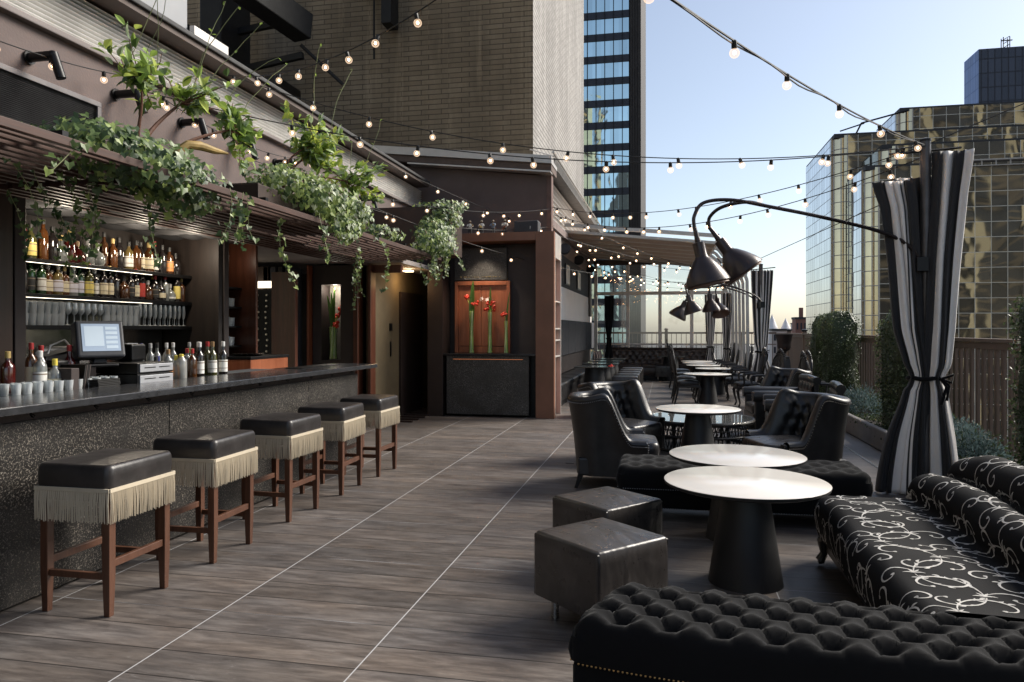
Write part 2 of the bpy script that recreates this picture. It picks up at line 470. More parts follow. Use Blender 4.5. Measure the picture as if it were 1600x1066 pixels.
TABLE_W = pmat('white_laminate', (.82, .78, .73), .17, 0, .015, 2, .0, 40, .6, rvar=.02)
TABLE_B = pmat('table_black', (.014, .014, .015), .5, 0, .3, 4, .05, 60)
CONC = pmat('pale_concrete', (.3, .28, .265), .8, 0, .2, 2.5, .25, 60)
PAVE = pmat('grey_paving', (.19, .18, .175), .65, 0, .35, 2.2, .15, 50, stretch=(1, .3, 1))
FENCE = pmat('taupe_fence', (.17, .125, .1), .6, 0, .15, 3, .08, 40, stretch=(1, 1, .2))
NAIL = pmat('brass_nail', (.45, .3, .14), .3, 1, .1, 30)
NAIL_S = pmat('pewter_nail', (.32, .3, .28), .3, 1, .1, 30)
GLASS = thin_glass('clear_glass', (.93, .95, .95), .10, .05)
GLASS_T = thin_glass('tumbler_glass', (.9, .93, .94), .25, .34, (.9, .94, .96), .04, .25)
PANE = thin_glass('window_pane', (.97, .985, .985), .06, .0)
VASE_GL = thin_glass('vase_glass', (.93, .97, .94), .03, .02, (.8, .85, .85), .03, .12)
MIRROR = pmat('bar_mirror', (.62, .6, .57), .05, 1, .1, 4, .03, 2)
BULB_CORE = emat('bulb_filament', (1, .55, .27), 16)
_bg = thin_glass('bulb_glass', (1, .93, .88), .03, .05, (1, .86, .72), .05)
def bulb_glass():
    m = bpy.data.materials.new('bulb_glass'); m.use_nodes = True; nt = m.node_tree; nt.nodes.clear()
    o = nt.nodes.new('ShaderNodeOutputMaterial'); tr = nt.nodes.new('ShaderNodeBsdfTransparent'); tr.inputs[0].default_value = (.97, .95, .92, 1)
    em = nt.nodes.new('ShaderNodeEmission'); em.inputs[0].default_value = (1, .72, .5, 1); em.inputs[1].default_value = .8
    lw = nt.nodes.new('ShaderNodeLayerWeight'); lw.inputs[0].default_value = .5
    mx = nt.nodes.new('ShaderNodeMixShader'); lnk(nt, mth(nt, 'MULTIPLY_ADD', mth(nt, 'POWER', lw.outputs['Facing'], 2.5), .45, .16), mx.inputs[0])
    lnk(nt, tr.outputs[0], mx.inputs[1]); lnk(nt, em.outputs[0], mx.inputs[2]); lnk(nt, mx.outputs[0], o.inputs[0]); m.cycles.emission_sampling = 'NONE'
    return m
BULB_GL = bulb_glass()
SOCKET = pmat('bulb_socket', (.01, .01, .01), .5)
CABLE = pmat('black_cable', (.012, .011, .011), .6)
LED = emat('led_strip', (.5, .17, .07), .3)
LED_W = emat('cool_led', (1, .88, .7), 2.2, True)
PAPER = pmat('off_white_label', (.72, .68, .6), .7, 0, .06, 40)

# ------------------------------------------------------------------ ground, deck, paving
m_city, nt, b = mat0('city_ground')
c_ = coords(nt)
lnk(nt, mixc(nt, noi(nt, c_, .02, 5), (.06, .06, .06), (.16, .15, .14)), b.inputs['Base Color'])
b.inputs['Roughness'].default_value = .9
o = struct(MB().quad((-2500, -2500, -45), (2500, -2500, -45), (2500, 2500, -45), (-2500, 2500, -45)).build('ground', m_city))
o = struct(MB().box(-8, 2.24, -8, 26.5, -.3, 0).build('deck', DECK, smooth=0))
o = struct(MB().box(2.244, 3.9, -8, 30, -.3, -.006).build('pavement', PAVE, smooth=0))
o = MB().box(2.238, 2.262, -8, 26.5, -.02, .004).build('edge_strip', STEEL, smooth=0); struct(o)

# ------------------------------------------------------------------ far buildings
BLUEG = curtain_wall('blue_mirror_glass', 0, 1.42, 3.6, (.72, .95, 1.0), (.02, .022, .03), wob=.03, wscale=.25, fw=.0, metal=1.0, tilt=.004)
SPAND = pmat('slate_spandrel', (.028, .032, .045), .45, .2, .1, .5)
PIER = pmat('dark_pier', (.045, .038, .034), .7, 0, .15, .5)
t = thing('office_tower', 'tall slab tower with rows of pale blue mirrored windows and dark bands', 'tower', (-10, 120, -45))
m = MB(); m.box(-20, 4.4, .3, 30, 0, 125); m.build('wall', PIER, t, smooth=0)
m = MB()
k = 0; z = 0.0
while z < 125:
    m.box(-20, 4.2, -.05, .3, z, z+1.15); z += 3.6
m.build('spandrels', SPAND, t, smooth=0)
m = MB()
for i in range(17): m.box(-19.6+i*1.42-.05, -19.6+i*1.42+.05, -.2, .25, 0, 125)
m.build('mullions', STEEL_BK, t, smooth=0)
m = MB(); m.box(-19.9, 4.15, .1, .29, 0, 125); m.build('window', BLUEG, t, smooth=0)
m = MB(); m.box(4.42, 6.1, -.3, 30, 0, 126)
for i in range(4): m.box(4.5+i*.4, 4.62+i*.4, -.5, -.28, 0, 126)
m.build('corner_pier', PIER, t, smooth=0)

GOLDX = curtain_wall('bronze_mirror_glass', 0, 1.72, 1.78, (.46, .43, .36), (.8, .75, .64), .03, .05, .16, .065, .92, .005)
GOLDY = curtain_wall('sky_tinted_side_glass', 1, 1.72, 1.78, (.82, .88, .92), (.3, .29, .28), .03, .02, .2, .09, .9, .01)  # pale blue tint paints in the bright sky mirrored on this side
GOLDC = pmat('champagne_glass_corner', (.6, .5, .33), .12, .9, .08, .4)
ROOFM = pmat('dark_roof_edge', (.04, .04, .042), .7)
t = thing('mirrored_office_block', 'stepped office block of bronze mirror glass with rounded corners', 'office block', (24.5, 95, -45))
def vol(x0, x1, y0, y1, z1, r=1.6, nm='wing'):
    """a wing with one quarter-round glass corner; x0,y0 is the rounded corner"""
    w = bpy.data.objects.new(nm, None); COL.objects.link(w); w.parent = t
    MB().quad((x0+r, y0, 0), (x1, y0, 0), (x1, y0, z1), (x0+r, y0, z1)).build('front_glazing', GOLDX, w, smooth=0)
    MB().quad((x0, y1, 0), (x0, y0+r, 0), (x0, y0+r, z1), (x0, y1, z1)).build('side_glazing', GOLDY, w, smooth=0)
    n = 10; mm = MB()
    mm.grid(lambda u, v: (x0+r-r*cos(pi/2*u), y0+r-r*sin(pi/2*u), z1*v), n, 1)
    mm.build('round_corner', GOLDC, w)
    mm = MB()
    z = z1-1.78
    mm2 = MB()
    while z > 20:
        mm2.tube([(x0+r-(r+.03)*cos(pi/2*i/n), y0+r-(r+.03)*sin(pi/2*i/n), z) for i in range(n+1)], .05, 4); z -= 1.78
    for i in (0, 3, 7, 10): mm2.box(x0+r-(r+.02)*cos(pi/2*i/n)-.05, x0+r-(r+.02)*cos(pi/2*i/n)+.05, y0+r-(r+.02)*sin(pi/2*i/n)-.05, y0+r-(r+.02)*sin(pi/2*i/n)+.05, 0, z1)
    mm2.build('corner_rails', ALU, w, smooth=0)
    MB().box(x0+.05, x1-.05, y0+.05, y1-.05, z1-.3, z1+.25).build('roof_edge', ROOFM, w, smooth=0)
    return w
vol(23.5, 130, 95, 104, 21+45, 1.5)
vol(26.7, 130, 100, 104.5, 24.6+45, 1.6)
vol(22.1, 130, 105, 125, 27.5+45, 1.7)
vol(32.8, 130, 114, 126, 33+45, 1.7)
m = MB(); m.box(30, 110, 94.6, 94.9, 66.2, 66.35)
for i in range(54): m.box(30+i*1.5, 30.1+i*1.5, 94.65, 94.85, 65.6, 66.2)
m.box(30, 110, 94.6, 94.9, 65.55, 65.65)
m.build('roof_rail', ALU, t, smooth=0)
m = MB(); m.tube([(1, 14, 73), (1.5, 12, 74.5)], .12, 5); m.tube([(1.5, 12, 74.5), (7, 11, 75.6)], .12, 5); m.tube([(-1, 13, 73.8), (2, 12.5, 74.6)], .1, 5); m.tube([(6.8, 11, 72.5), (6.8, 11, 75.6)], .08, 5)
m.build('window_cleaning_arm', STEEL_DK, t)
for o in [q for q in COL.objects if q.parent == t]:
    if o.name.startswith(('wing', 'roof_rail')): o.location = (-24.5, -95, 0)
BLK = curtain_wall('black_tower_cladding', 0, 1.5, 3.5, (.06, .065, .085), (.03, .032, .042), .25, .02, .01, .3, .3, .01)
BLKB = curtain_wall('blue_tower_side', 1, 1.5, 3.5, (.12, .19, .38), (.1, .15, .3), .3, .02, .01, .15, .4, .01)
t = thing('dark_skyscraper', 'plain dark skyscraper with a mast on its flat roof behind the bronze glass block', 'skyscraper', (75.5, 200, -45))
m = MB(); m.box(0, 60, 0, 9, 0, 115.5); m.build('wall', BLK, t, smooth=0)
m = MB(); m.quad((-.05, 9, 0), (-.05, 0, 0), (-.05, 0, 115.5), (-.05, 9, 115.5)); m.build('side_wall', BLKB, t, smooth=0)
m = MB()
for dx in (0, .9): m.tube([(7+dx*1.6, 4, 115.5), (7+dx*1.6, 4, 119.5)], .12, 4); m.tube([(7+dx*1.6, 5.2, 115.5), (7+dx*1.6, 5.2, 119.5)], .12, 4)
for k in range(4): m.tube([(7, 4, 115.8+k), (8.4, 4, 116.6+k)], .08, 4); m.tube([(6.6, 4, 118.6), (9, 4, 118.6)], .15, 4)
for x in (12.5, 16, 18.4, 22, 25): m.tube([(x, 4, 115.5), (x, 4, 117+random.random()*2)], .09, 4)
m.build('mast', STEEL_DK, t)
# small far roofs seen over the fence
def far_block(name, label, x, y, w, d, h, mt, extra=None):
    t = thing(name, label, 'building', (x, y, -45))
    MB().box(-w/2, w/2, 0, d, 0, h).build('wall', mt, t, smooth=0)
    m = MB(); m.box(-w/2-.3, w/2+.3, -.3, d, h, h+.8); m.build('roof', ROOFM, t, smooth=0)
    m = MB()
    for i in range(4):
        for j in range(3): m.box(-w/2+w*(i+.3)/4, -w/2+w*(i+.7)/4, -.15, .1, h-4-j*5, h-1.5-j*5)
    m.build('windows', SPAND, t, smooth=0)
    if extra: extra(t, h)
    return t
RUST = pmat('red_brick_far', (.25, .12, .09), .8, 0, .2, .2)
HAZY = pmat('pale_far_wall', (.55, .5, .46), .8, 0, .15, .05)
def chim(t, h):
    m = MB(); m.box(-1, .4, 2, 3.5, h+.8, h+4.5); m.box(1.5, 2, 2, 2.5, h+.8, h+6); m.build('chimney', RUST, t, smooth=0)
far_block('brick_building', 'small red brick building with chimneys beyond the fence', 52, 300, 5.5, 8, 50.5, RUST, chim)
far_block('low_building', 'low pale building with dark roof left of the red brick one', 46, 310, 8, 8, 46, HAZY)
far_block('distant_building', 'hazy pale distant building just right of the striped curtain', 88, 500, 14, 12, 50, HAZY)
t = thing('tent_roof', 'pale peaked tent roofs on the skyline beyond the fence', 'tent roof', (74, 480, -45))
m = MB()
for x, h, r in ((-9, 15, 7), (-1, 12.5, 7), (6, 10, 6)):
    m.lathe([(r, 41), (r*.55, 41+h*.35), (r*.22, 41+h*.75), (.1, 41+h)], 12, (x, 0, 0))
m.box(-17, 13, -6, 6, 0, 41); m.build('canopy', pmat('tent_white', (.75, .7, .68), .8, 0, .05, .3), t)
# the block across the street, seen mirrored in the bronze glass
OPW = pmat('sandstone_pier', (.42, .385, .27), .8, 0, .15, .3)
OPG = pmat('opposite_dark_glass', (.03, .03, .032), .1, 0, .3, .3)
OPT = pmat('opposite_tan_panel', (.45, .27, .12), .8, 0, .2, .3)
OPB = pmat('opposite_dark_band', (.09, .075, .05), .6, 0, .3, .3)
def slabtower(label, x0, x1, y, h, pitch, pierw, mt):
    t = thing('opposite_tower', label, 'tower', ((x0+x1)/2, y, -45))
    cx = (x0+x1)/2
    MB().box(x0-cx, x1-cx, -14, 0, 0, h).build('wall', OPG, t, smooth=0)
    m = MB(); x = x0-cx
    while x < x1-cx: m.box(x, x+pierw, -.5, .9, 0, h); x += pitch
    m.build('piers', mt, t, smooth=0)
    m = MB(); z = 1.
    while z < h: m.box(x0-cx+.2, x1-cx-.2, -.5, .35, z, z+.9); z += 3.6
    m.build('floor_bands', OPT if h > 140 else OPB, t, smooth=0)
slabtower('sandstone piered tower across the street behind the viewer', 55, 215, -40, 132, 14.6, 2.3, OPW)
slabtower('sandstone office tower reflected in the blue window bands', -80, -27, -60, 141, 6, 3.6, OPW)

# ------------------------------------------------------------------ brick building and steel
BR_F = brick_mat('tan_brick', 0, (.33, .25, .16), (.43, .335, .22), (.09, .07, .052))
BR_S = brick_mat('grey_side_brick', 1, (.36, .34, .32), (.44, .42, .4), (.15, .145, .14), ms=.014)
t = thing('brick_building', 'tall windowless tan brick building rising behind the terrace', 'building', (-8, 14, 0))
MB().quad((-7, 0, 2.5), (5.48, 0, 2.5), (5.48, 0, 48), (-7, 0, 48)).build('front_wall', BR_F, t, smooth=0)
m = MB(); m.quad((5.48, 0, 2.5), (5.48, 9, 2.5), (5.48, 9, 48), (5.48, 0, 48)); m.build('side_wall', BR_S, t, smooth=0)
m = MB(); m.box(-7, 5.47, 9, 9.1, 2.5, 48); m.box(-7, 5.3, .1, 9, 47.9, 48.2); m.box(-7.1, -7, .02, 9, 2.5, 48); m.build('back_wall', ROOFM, t, smooth=0)
t = thing('steel_gantry', 'black steel beams and brackets crossing in front of the tan brick wall', 'gantry', (-7, 12, 4))
m = MB()
m.bar((-1.0, -3.5, 3.9), (.2, .95, 3.28), .42, .5); m.box(-1.6, -1.15, .3, 1.3, 2.2, 5)
m.build('beam', STEEL_BK, t, smooth=0, bevel=.02)
m = MB(); m.bar((-3, .9, 2.3), (.2, .9, 2.75), .1, .12); m.bar((-3, .9, 3.1), (.0, .9, 3.45), .1, .12); m.bar((.1, 1, 3), (.75, 1.5, 2.35), .05, .05)
m.bar((-2.2, .8, 2.2), (-2.2, .8, 3.5), .05, .05); m.box(1.0, 1.7, 1.6, 1.95, 4.3, 4.6); m.bar((1.3, 1.75, 4.3), (1.3, 1.75, 2.9), .03, .03)
m.box(1.55, 1.75, 1.5, 1.9, 3.5, 4.4)
m.build('brace', STEEL_BK, t, smooth=0)
m = MB(); m.box(-1.3, -.1, .4, 1.4, .9, 2.25)
for k in range(9): m.box(-1.25+k*.13, -1.2+k*.13, .36, .4, 1.0, 2.1)
m.build('duct', STEEL_DK, t, smooth=0, bevel=.02)
m = MB(); m.box(-.25, .35, .9, 1.5, .0, 1.75); m.box(-3, .2, .3, 1.6, -.6, .3); m.build('housing', BRONZE, t, smooth=0, bevel=.02)

# ------------------------------------------------------------------ bar building on the left
bar = thing('bar_building', 'mauve stucco bar house with ribbed metal band and open bar bay', 'building', (-4.5, 0, 0))
bx = 4.5
def B(x0, x1, y0, y1, z0, z1, name, mt, bev=0, par=bar):
    return MB().box(x0+bx, x1+bx, y0, y1, z0, z1).build(name, mt, par, smooth=0, bevel=bev)
B(-4.75, -4.5, -3, 13.2, 2.5, 3.70, 'upper_wall', MAUVE)
B(-4.8, -4.44, -3, 13.2, 3.702, 3.75, 'ledge', MAUVE_L, .008)
m = MB()
for i in range(11):
    z = 3.762+i*.0345
    vs = []; pr = [(-4.58, z-.006), (-4.53, z-.004), (-4.518, z+.0), (-4.514, z+.005), (-4.52, z+.011), (-4.535, z+.013), (-4.58, z+.013)]
    for x, zz in pr: vs += [(x+bx, -3, zz), (x+bx, 13.2, zz)]
    m.add(vs, [(2*k, 2*k+1, 2*k+3, 2*k+2) for k in range(6)])
m.build('ribbed_band', pmat('pale_rib_metal', (.8, .79, .77), .45, .1, .12, 3), bar)
B(-4.7, -4.582, -3, 13.2, 3.752, 4.14, 'band_backing', STEEL_BK)
B(-5.6, -4.3, -3, 13.0, 4.142, 4.19, 'eave_soffit', pmat('eave_brown', (.09, .065, .055), .7, 0, .2, 2))
B(-5.6, -4.27, -3, 13.0, 4.192, 4.24, 'roof', ROOFM, .01)
B(-5.6, -4.36, 0, 6.05, 4.243, 6.2, 'rooftop_cabin', pmat('pale_grey_panel', (.3, .31, .33), .7, 0, .1, 1))
B(-4.34, -4.29, 6.06, 6.6, 4.243, 4.33, 'flashing', ALU)
WOOD_BLK = wood('smoked_wood', (.008, .005, .004), (.025, .016, .012), .6, 2, .6, .0)
# bar bay
B(-5.3, -4.6, 4.44, 4.535, 0, 2.5, 'pillar', BRONZE2, .006)
B(-5.3, -4.62, 6.93, 7.0, 0, 2.5, 'side_panel', WOOD_BLK, .004)
B(-5.298, -5.28, 4.54, 6.92, 2.065, 2.48, 'upper_back', WOOD_BLK)
B(-4.75, -4.6, 7.002, 7.09, 0, 2.5, 'pillar', BRONZE2, .006)
B(-5.5, -4.6, 7.62, 7.66, 0, 2.5, 'side_panel', WOOD_FRAME, .004)
B(-5.5, -5.3, .5, 7.66, 0, 2.5, 'back_wall', BRONZE2)
B(-5.298, -5.28, 4.56, 6.9, 1.15, 2.06, 'mirror', MIRROR)
B(-4.85, -4.6, -3, 4.42, 0, 2.5, 'side_wall', WOOD_DARK)
B(-5.5, -3.9, -3, 7.66, 2.49, 2.52, 'soffit', pmat('charcoal_soffit', (.03, .028, .028), .5, 0, .3, 3, .3, 6))
m = MB()
for i in range(5):
    for j in range(6):
        y0 = 4.6+j*.42; x0 = -5.25+i*.25
        m.grid(lambda u, v: (x0+.23*u+bx, y0+.38*v, 2.475-.03*sin(pi*u)*sin(pi*v)), 5, 5)
m.build('acoustic_pads', pmat('charcoal_felt', (.03, .03, .033), .9, 0, .2, 8), bar)
for z, nm in ((2.07, 'shelf'), (1.79, 'shelf'), (1.535, 'shelf')):
    B(-5.27, -4.93, 4.54, 6.92, z-.035, z, nm, STEEL_DK, .003)
B(-5.27, -4.7, 4.54, 6.92, .9, 1.06, 'back_counter', STONE, .004)
m = MB()
for z in (2.035, 1.755): m.box(-4.929+bx, -4.925+bx, 4.6, 6.3, z-.001, z+.0015)
m.build('led_strip', LED_W, bar, smooth=0)
for i, z in enumerate((1.98, 1.76, 1.54, 1.32)):
    B(-5.3, -4.78, 7.095, 7.615, z-.02, z, 'shelf', STEEL_DK)
# grille
g = thing('vent_grille', 'dark louvred vent grille in the mauve wall above the slatted awning', 'grille', (-4.49, 3.55, 2.93))
m = MB(); m.box(0, .03, -2, 1.56, -.35, -.32); m.box(0, .03, -2, 1.56, .36, .4); m.box(0, .03, 1.52, 1.56, -.32, .36)
m.build('frame', pmat('grille_frame', (.13, .12, .125), .5, .2), g, smooth=0, bevel=.004)
m = MB(); z = -.31
while z < .35: m.quad((.004, -2, z), (.02, -2, z+.006), (.02, 1.52, z+.006), (.004, 1.52, z)); m.box(.001, .003, -2, 1.52, z, z+.014); z += .014
m.build('louvres', pmat('grille_mesh', (.085, .085, .09), .5, .3), g, smooth=0)

# interior beyond the bar bay
it = thing('entrance_lobby', 'dim lobby with dark panelling, folded doors and red wood frames', 'lobby', (-5, 9, 0))
def I(x0, x1, y0, y1, z0, z1, name, mt, bev=0): return MB().box(x0+5, x1+5, y0-9, y1-9, z0, z1).build(name, mt, it, smooth=0, bevel=bev)
PALE = pmat('lobby_ceiling', (.3, .27, .26), .8, 0, .1, 2)
OLIVE = pmat('olive_plaster', (.16, .12, .065), .75, 0, .2, 1.5)
I(-8.5, -4.0, 7.67, 16, 2.53, 2.6, 'ceiling', PALE)
I(-8.5, -8.4, 7.7, 16, 0, 2.5, 'back_wall', BRONZE2)
I(-5.42, -5.27, 10.6, 12, 0, 2.5, 'panel', BRONZE2); I(-4.95, -4.70, 10.6, 12, 0, 2.5, 'panel', BRONZE2)
I(-5.27, -4.95, 10.6, 12, 0, 1.02, 'panel', BRONZE2); I(-5.27, -4.95, 10.6, 12, 2.2, 2.5, 'panel', BRONZE2)
I(-5.27, -4.95, 10.9, 11, 1.02, 2.2, 'niche', pmat('niche_plaster', (.4, .36, .32), .8))
I(-5.47, -5.435, 10.5, 10.7, 0, 2.5, 'door_frame', WOOD_RED, .005)
I(-4.695, -4.62, 10.5, 10.7, 0, 2.5, 'door_frame', WOOD_FRAME, .005); I(-4.5, -4.45, 10.6, 10.8, 0, 2.5, 'door_frame', WOOD_FRAME, .005)
for i in range(4): I(-5.98+i*.11, -5.9+i*.11, 10.1+i*.02, 10.55, 0, 2.45, 'folded_door', [BRONZE, NAVY, STEEL_DK, NAVY][i], .005)
I(-5.38, -5.02, 9.3, 9.38, 0, 2.3, 'door', WOOD_FRAME, .004)
I(-8.4, -5.9, 10.1, 10.2, 2.1, 2.45, 'beam', BRONZE)
I(-8.4, -5.99, 12, 12.1, 0, 2.5, 'back_wall', BRONZE2)
# corridor
I(-4.62, -4.5, 10.82, 16, 0, 2.5, 'side_wall', OLIVE)
I(-4.6, -2.6, 15.2, 15.3, 0, 2.6, 'end_wall', OLIVE)
I(-4.45, -4.0, 10.7, 10.8, 2.38, 2.5, 'lintel', WOOD_FRAME)
I(-4.1, -3.9, 13.0, 15.2, 0, 2.5, 'side_wall', BRONZE2)
I(-4.497, -4.46, 11.95, 13.1, 0, 2.15, 'door', BRONZE)
I(-4.497, -4.48, 11.5, 11.6, 1.48, 1.6, 'call_panel', STEEL_DK); I(-4.497, -4.485, 11.53, 11.57, 1.05, 1.3, 'call_slot', STEEL_DK)
I(-4.34, -4.2, 11.7, 11.86, 2.48, 2.5, 'ceiling_lamp', emat('ceiling_glow', (1, .8, .5), 3))
m = MB()
for k in range(7): m.box(.4, 1.0, 2.2+k*.3, 2.27+k*.3, .001, .03)
m.build('step_nosings', BRONZE, it, smooth=0)
ld = bpy.data.lights.new('corridor_light', 'POINT'); ld.energy = 1.6; ld.color = (1, .62, .28); ld.shadow_soft_size = .08
lo = bpy.data.objects.new('corridor_light', ld); COL.objects.link(lo); lo.location = (-4.27, 11.78, 2.3)
ld = bpy.data.lights.new('niche_light', 'POINT'); ld.energy = 2.2; ld.color = (1, .9, .75); ld.shadow_soft_size = .02
lo = bpy.data.objects.new('niche_light', ld); COL.objects.link(lo); lo.location = (-5.1, 10.72, 2.15)
for yy in (5.0, 5.9, 6.6, 7.35):
    ld = bpy.data.lights.new('bar_downlight', 'POINT'); ld.energy = 3.6 if yy < 7 else .5; ld.color = (1, .86, .68); ld.shadow_soft_size = .05
    lo = bpy.data.objects.new('bar_downlight', ld); COL.objects.link(lo); lo.location = (-4.7, yy, 2.3)
# wine rack
w = thing('wine_rack', 'black wine rack with pale bottle ends beside the lobby door', 'wine rack', (-6.15, 9.95, 0))
MB().box(-.35, .42, 0, .15, 0, 2.1).build('frame', STEEL_BK, w, smooth=0)
MB().box(-.35, .42, -.02, 0, 2.12, 2.22).build('light_box', emat('rack_light', (1, .85, .65), 1.0), w, smooth=0)
m = MB()
for k in range(22):
    for j in range(5): m.lathe([(.018, 0), (.014, .02)], 8, (-.28+j*.15+random.uniform(-.02, .02), -.002, .25+k*.084), ax=Matrix.Rotation(pi/2, 3, 'X'))
bo = m.build('bottle_ends', pmat('foil_caps', (.5, .48, .45), .3, .8, .3), w); bo['kind'] = 'stuff'

# ------------------------------------------------------------------ bar counter
t = thing('bar_counter', 'long black stone topped bar with squiggle etched metal front panels', 'bar counter', (-3.6, 4.5, 0))
m = MB(); m.box(-.27, .3, -4.5, 3.57, 1.055, 1.1); m.build('counter_top', STONE, t, smooth=0, bevel=.006)
ys = [-4.5, -2.0, .05, 2.1, 3.28]
for i in range(4):
    MB().box(.12, .18, ys[i]+.004, ys[i+1]-.004, .02, 1.0).build('front_panel', PERF, t, smooth=0, bevel=.003)
m = MB(); m.box(-.2, .12, -4.5, 3.27, 0, 1.053); m.box(.12, .15, -4.5, 3.27, 1.0, 1.053); m.build('carcass', BRONZE, t, smooth=0)
m = MB(); y = -2.5
while y < 3.2: m.tube([(.19, y, 1.05), (.2, y, 1.03), (.22, y, 1.015), (.23, y, 1.03), (.2, y, 1.04)], .004, 5); y += .46
m.build('bag_hook', STEEL_DK, t)

# ------------------------------------------------------------------ slatted awnings
def awning(label, y0, y1, nsl=15):
    t = thing('slatted_awning', label, 'awning', (-3.7, (y0+y1)/2, 2.5), group='slatted wood awnings over the bar')
    L = (y1-y0)/2
    MB().box(.66, .70, -L, L, -.058, -.012).build('fascia', WOOD_SLAT, t, smooth=0, bevel=.003)
    for k in range(nsl):
        x = .58-k*.1
        MB().box(x-.019, x+.019, -L+.01, L-.01, -.05, .0).build('slat', WOOD_SLAT, t, smooth=0, bevel=.002)
    m = MB(); y = -L+.3
    while y < L: m.box(-.85, .655, y-.02, y+.02, .001, .03); y += .78
    m.build('bracket', STEEL_DK, t, smooth=0)
awning('nearer slatted brown wood awning over the near end of the bar', .6, 4.0)
awning('longer slatted brown wood awning reaching from the first planter to the lobby', 4.12, 9.6)

# ------------------------------------------------------------------ wall spotlights
spots = [(4.45, 'nearest black tube spotlight above the vent grille on the mauve wall'), (5.3, 'black tube spotlight on the mauve wall just left of the first planter'), (6.15, 'black tube spotlight on the mauve wall half hidden behind the first planter'),
         (7.0, 'black tube spotlight on bare mauve wall between the two big planters'), (7.85, 'black tube spotlight just above the ivy of the second planter'), (10.3, 'farthest black tube spotlight beyond the second planter')]
t = None
for y, lb in spots:
    if t is None:
        t = thing('wall_spotlight', lb, 'spotlight', (-4.49, y, 3.46), group='tube spotlights along the mauve wall')
        MB().lathe([(.05, 0), (.05, .012)], 14, ax=Matrix.Rotation(pi/2, 3, 'Y')).build('wall_plate', STEEL_DK, t)
        MB().tube([(.01, 0, 0), (.2, 0, 0)], .034, 14).build('arm', STEEL_DK, t, bevel=.003)
        a = MB(); a.tube([(.2, 0, .02), (.245, .03, -.16)], .034, 14); a.build('head', STEEL_DK, t, bevel=.003)
        MB().ball((.2, 0, 0), .036, 12, 8).build('knuckle', STEEL_DK, t)
        first = t
    else: dup(first, (-4.49, y, 3.46), label=lb)

# ------------------------------------------------------------------ entrance portal
p = thing('entrance_portal', 'copper brown steel portal framing a flower niche and counter', 'portal', (-2.95, 12.15, 0))
def P(x0, x1, y0, y1, z0, z1, name, mt, bev=.003): return MB().box(x0+2.95, x1+2.95, y0-12.15, y1-12.15, z0, z1).build(name, mt, p, smooth=0, bevel=bev)
P(-4.05, -3.775, 12.15, 13.0, 0, 3.005, 'jamb', BRONZE)
P(-4.05, -2.145, 12.148, 13.0, 3.008, 3.15, 'lintel', CORTEN)
P(-2.142, -1.83, 12.15, 12.3, 0, 3.15, 'jamb', CORTEN)
P(-2.142, -1.95, 12.302, 13.0, 0, 3.15, 'side_case', BRONZE)
P(-1.949, -1.83, 12.302, 12.33, 0, 3.15, 'trim', ALU); P(-1.949, -1.83, 12.96, 13.0, 0, 3.15, 'trim', ALU); P(-1.949, -1.83, 12.332, 12.958, 2.72, 3.15, 'trim', ALU)
P(-1.949, -1.93, 12.332, 12.958, 0, 2.71, 'shelf_back', WOOD_RED)
for z in (1.02, 1.3, 1.5, 1.02+.95): P(-1.929, -1.84, 12.332, 12.958, z, z+.025, 'shelf', ALU)
P(-3.773, -2.146, 12.6, 12.7, 0, 3.0, 'back_panel', BRONZE2)
P(-2.78, -2.77, 12.55, 12.598, 1.1, 3.0, 'seam', STEEL_DK)
P(-3.66, -2.72, 12.5, 12.598, 2.37, 2.93, 'etched_panel', PERF2)
m = MB(); x = -3.55
while x < -2.8: w = random.uniform(.015, .06); m.box(x+2.95, x+w+2.95, .345, .349, 2.42, 2.428+random.random()*.008); x += w+random.uniform(.01, .05)
m.build('gilt_edge', pmat('gilt', (.6, .45, .22), .3, 1), p, smooth=0)['kind'] = 'stuff'
P(-3.66, -3.6, 12.5, 12.598, 1.09, 2.35, 'door_frame', WOOD_RED); P(-2.72, -2.66, 12.5, 12.598, 1.09, 2.35, 'door_frame', WOOD_RED); P(-3.598, -2.722, 12.5, 12.598, 2.28, 2.35, 'door_frame', WOOD_RED)
P(-3.598, -3.19, 12.54, 12.597, 1.21, 2.278, 'wood_door', WOOD_RED, .004); P(-3.184, -2.722, 12.54, 12.597, 1.21, 2.278, 'wood_door', WOOD_RED, .004)
P(-3.598, -2.722, 12.53, 12.597, 1.09, 1.2, 'rail', WOOD_RED)
P(-3.773, -2.146, 12.16, 12.598, 1.05, 1.085, 'counter', STONE, .005)
P(-3.72, -2.27, 12.2, 12.5, .04, 1.045, 'front_panel', PERF2)
P(-3.773, -2.147, 12.42, 12.59, .0, 1.04, 'carcass', STEEL_DK)
m = MB(); m.box(-.65, .58, .044, .049, .985, .992)
m.build('led_strip', LED, p, smooth=0)
ld = bpy.data.lights.new('portal_fill_light', 'SPOT'); ld.energy = 26; ld.spot_size = radians(95); ld.spot_blend = .8; ld.color = (1, .85, .68); ld.shadow_soft_size = .06  # added lamp without a fixture, brightens the wood doors and vases
lo = bpy.data.objects.new('portal_fill_light', ld); COL.objects.link(lo); lo.location = (-3.1, 12.22, 2.97)
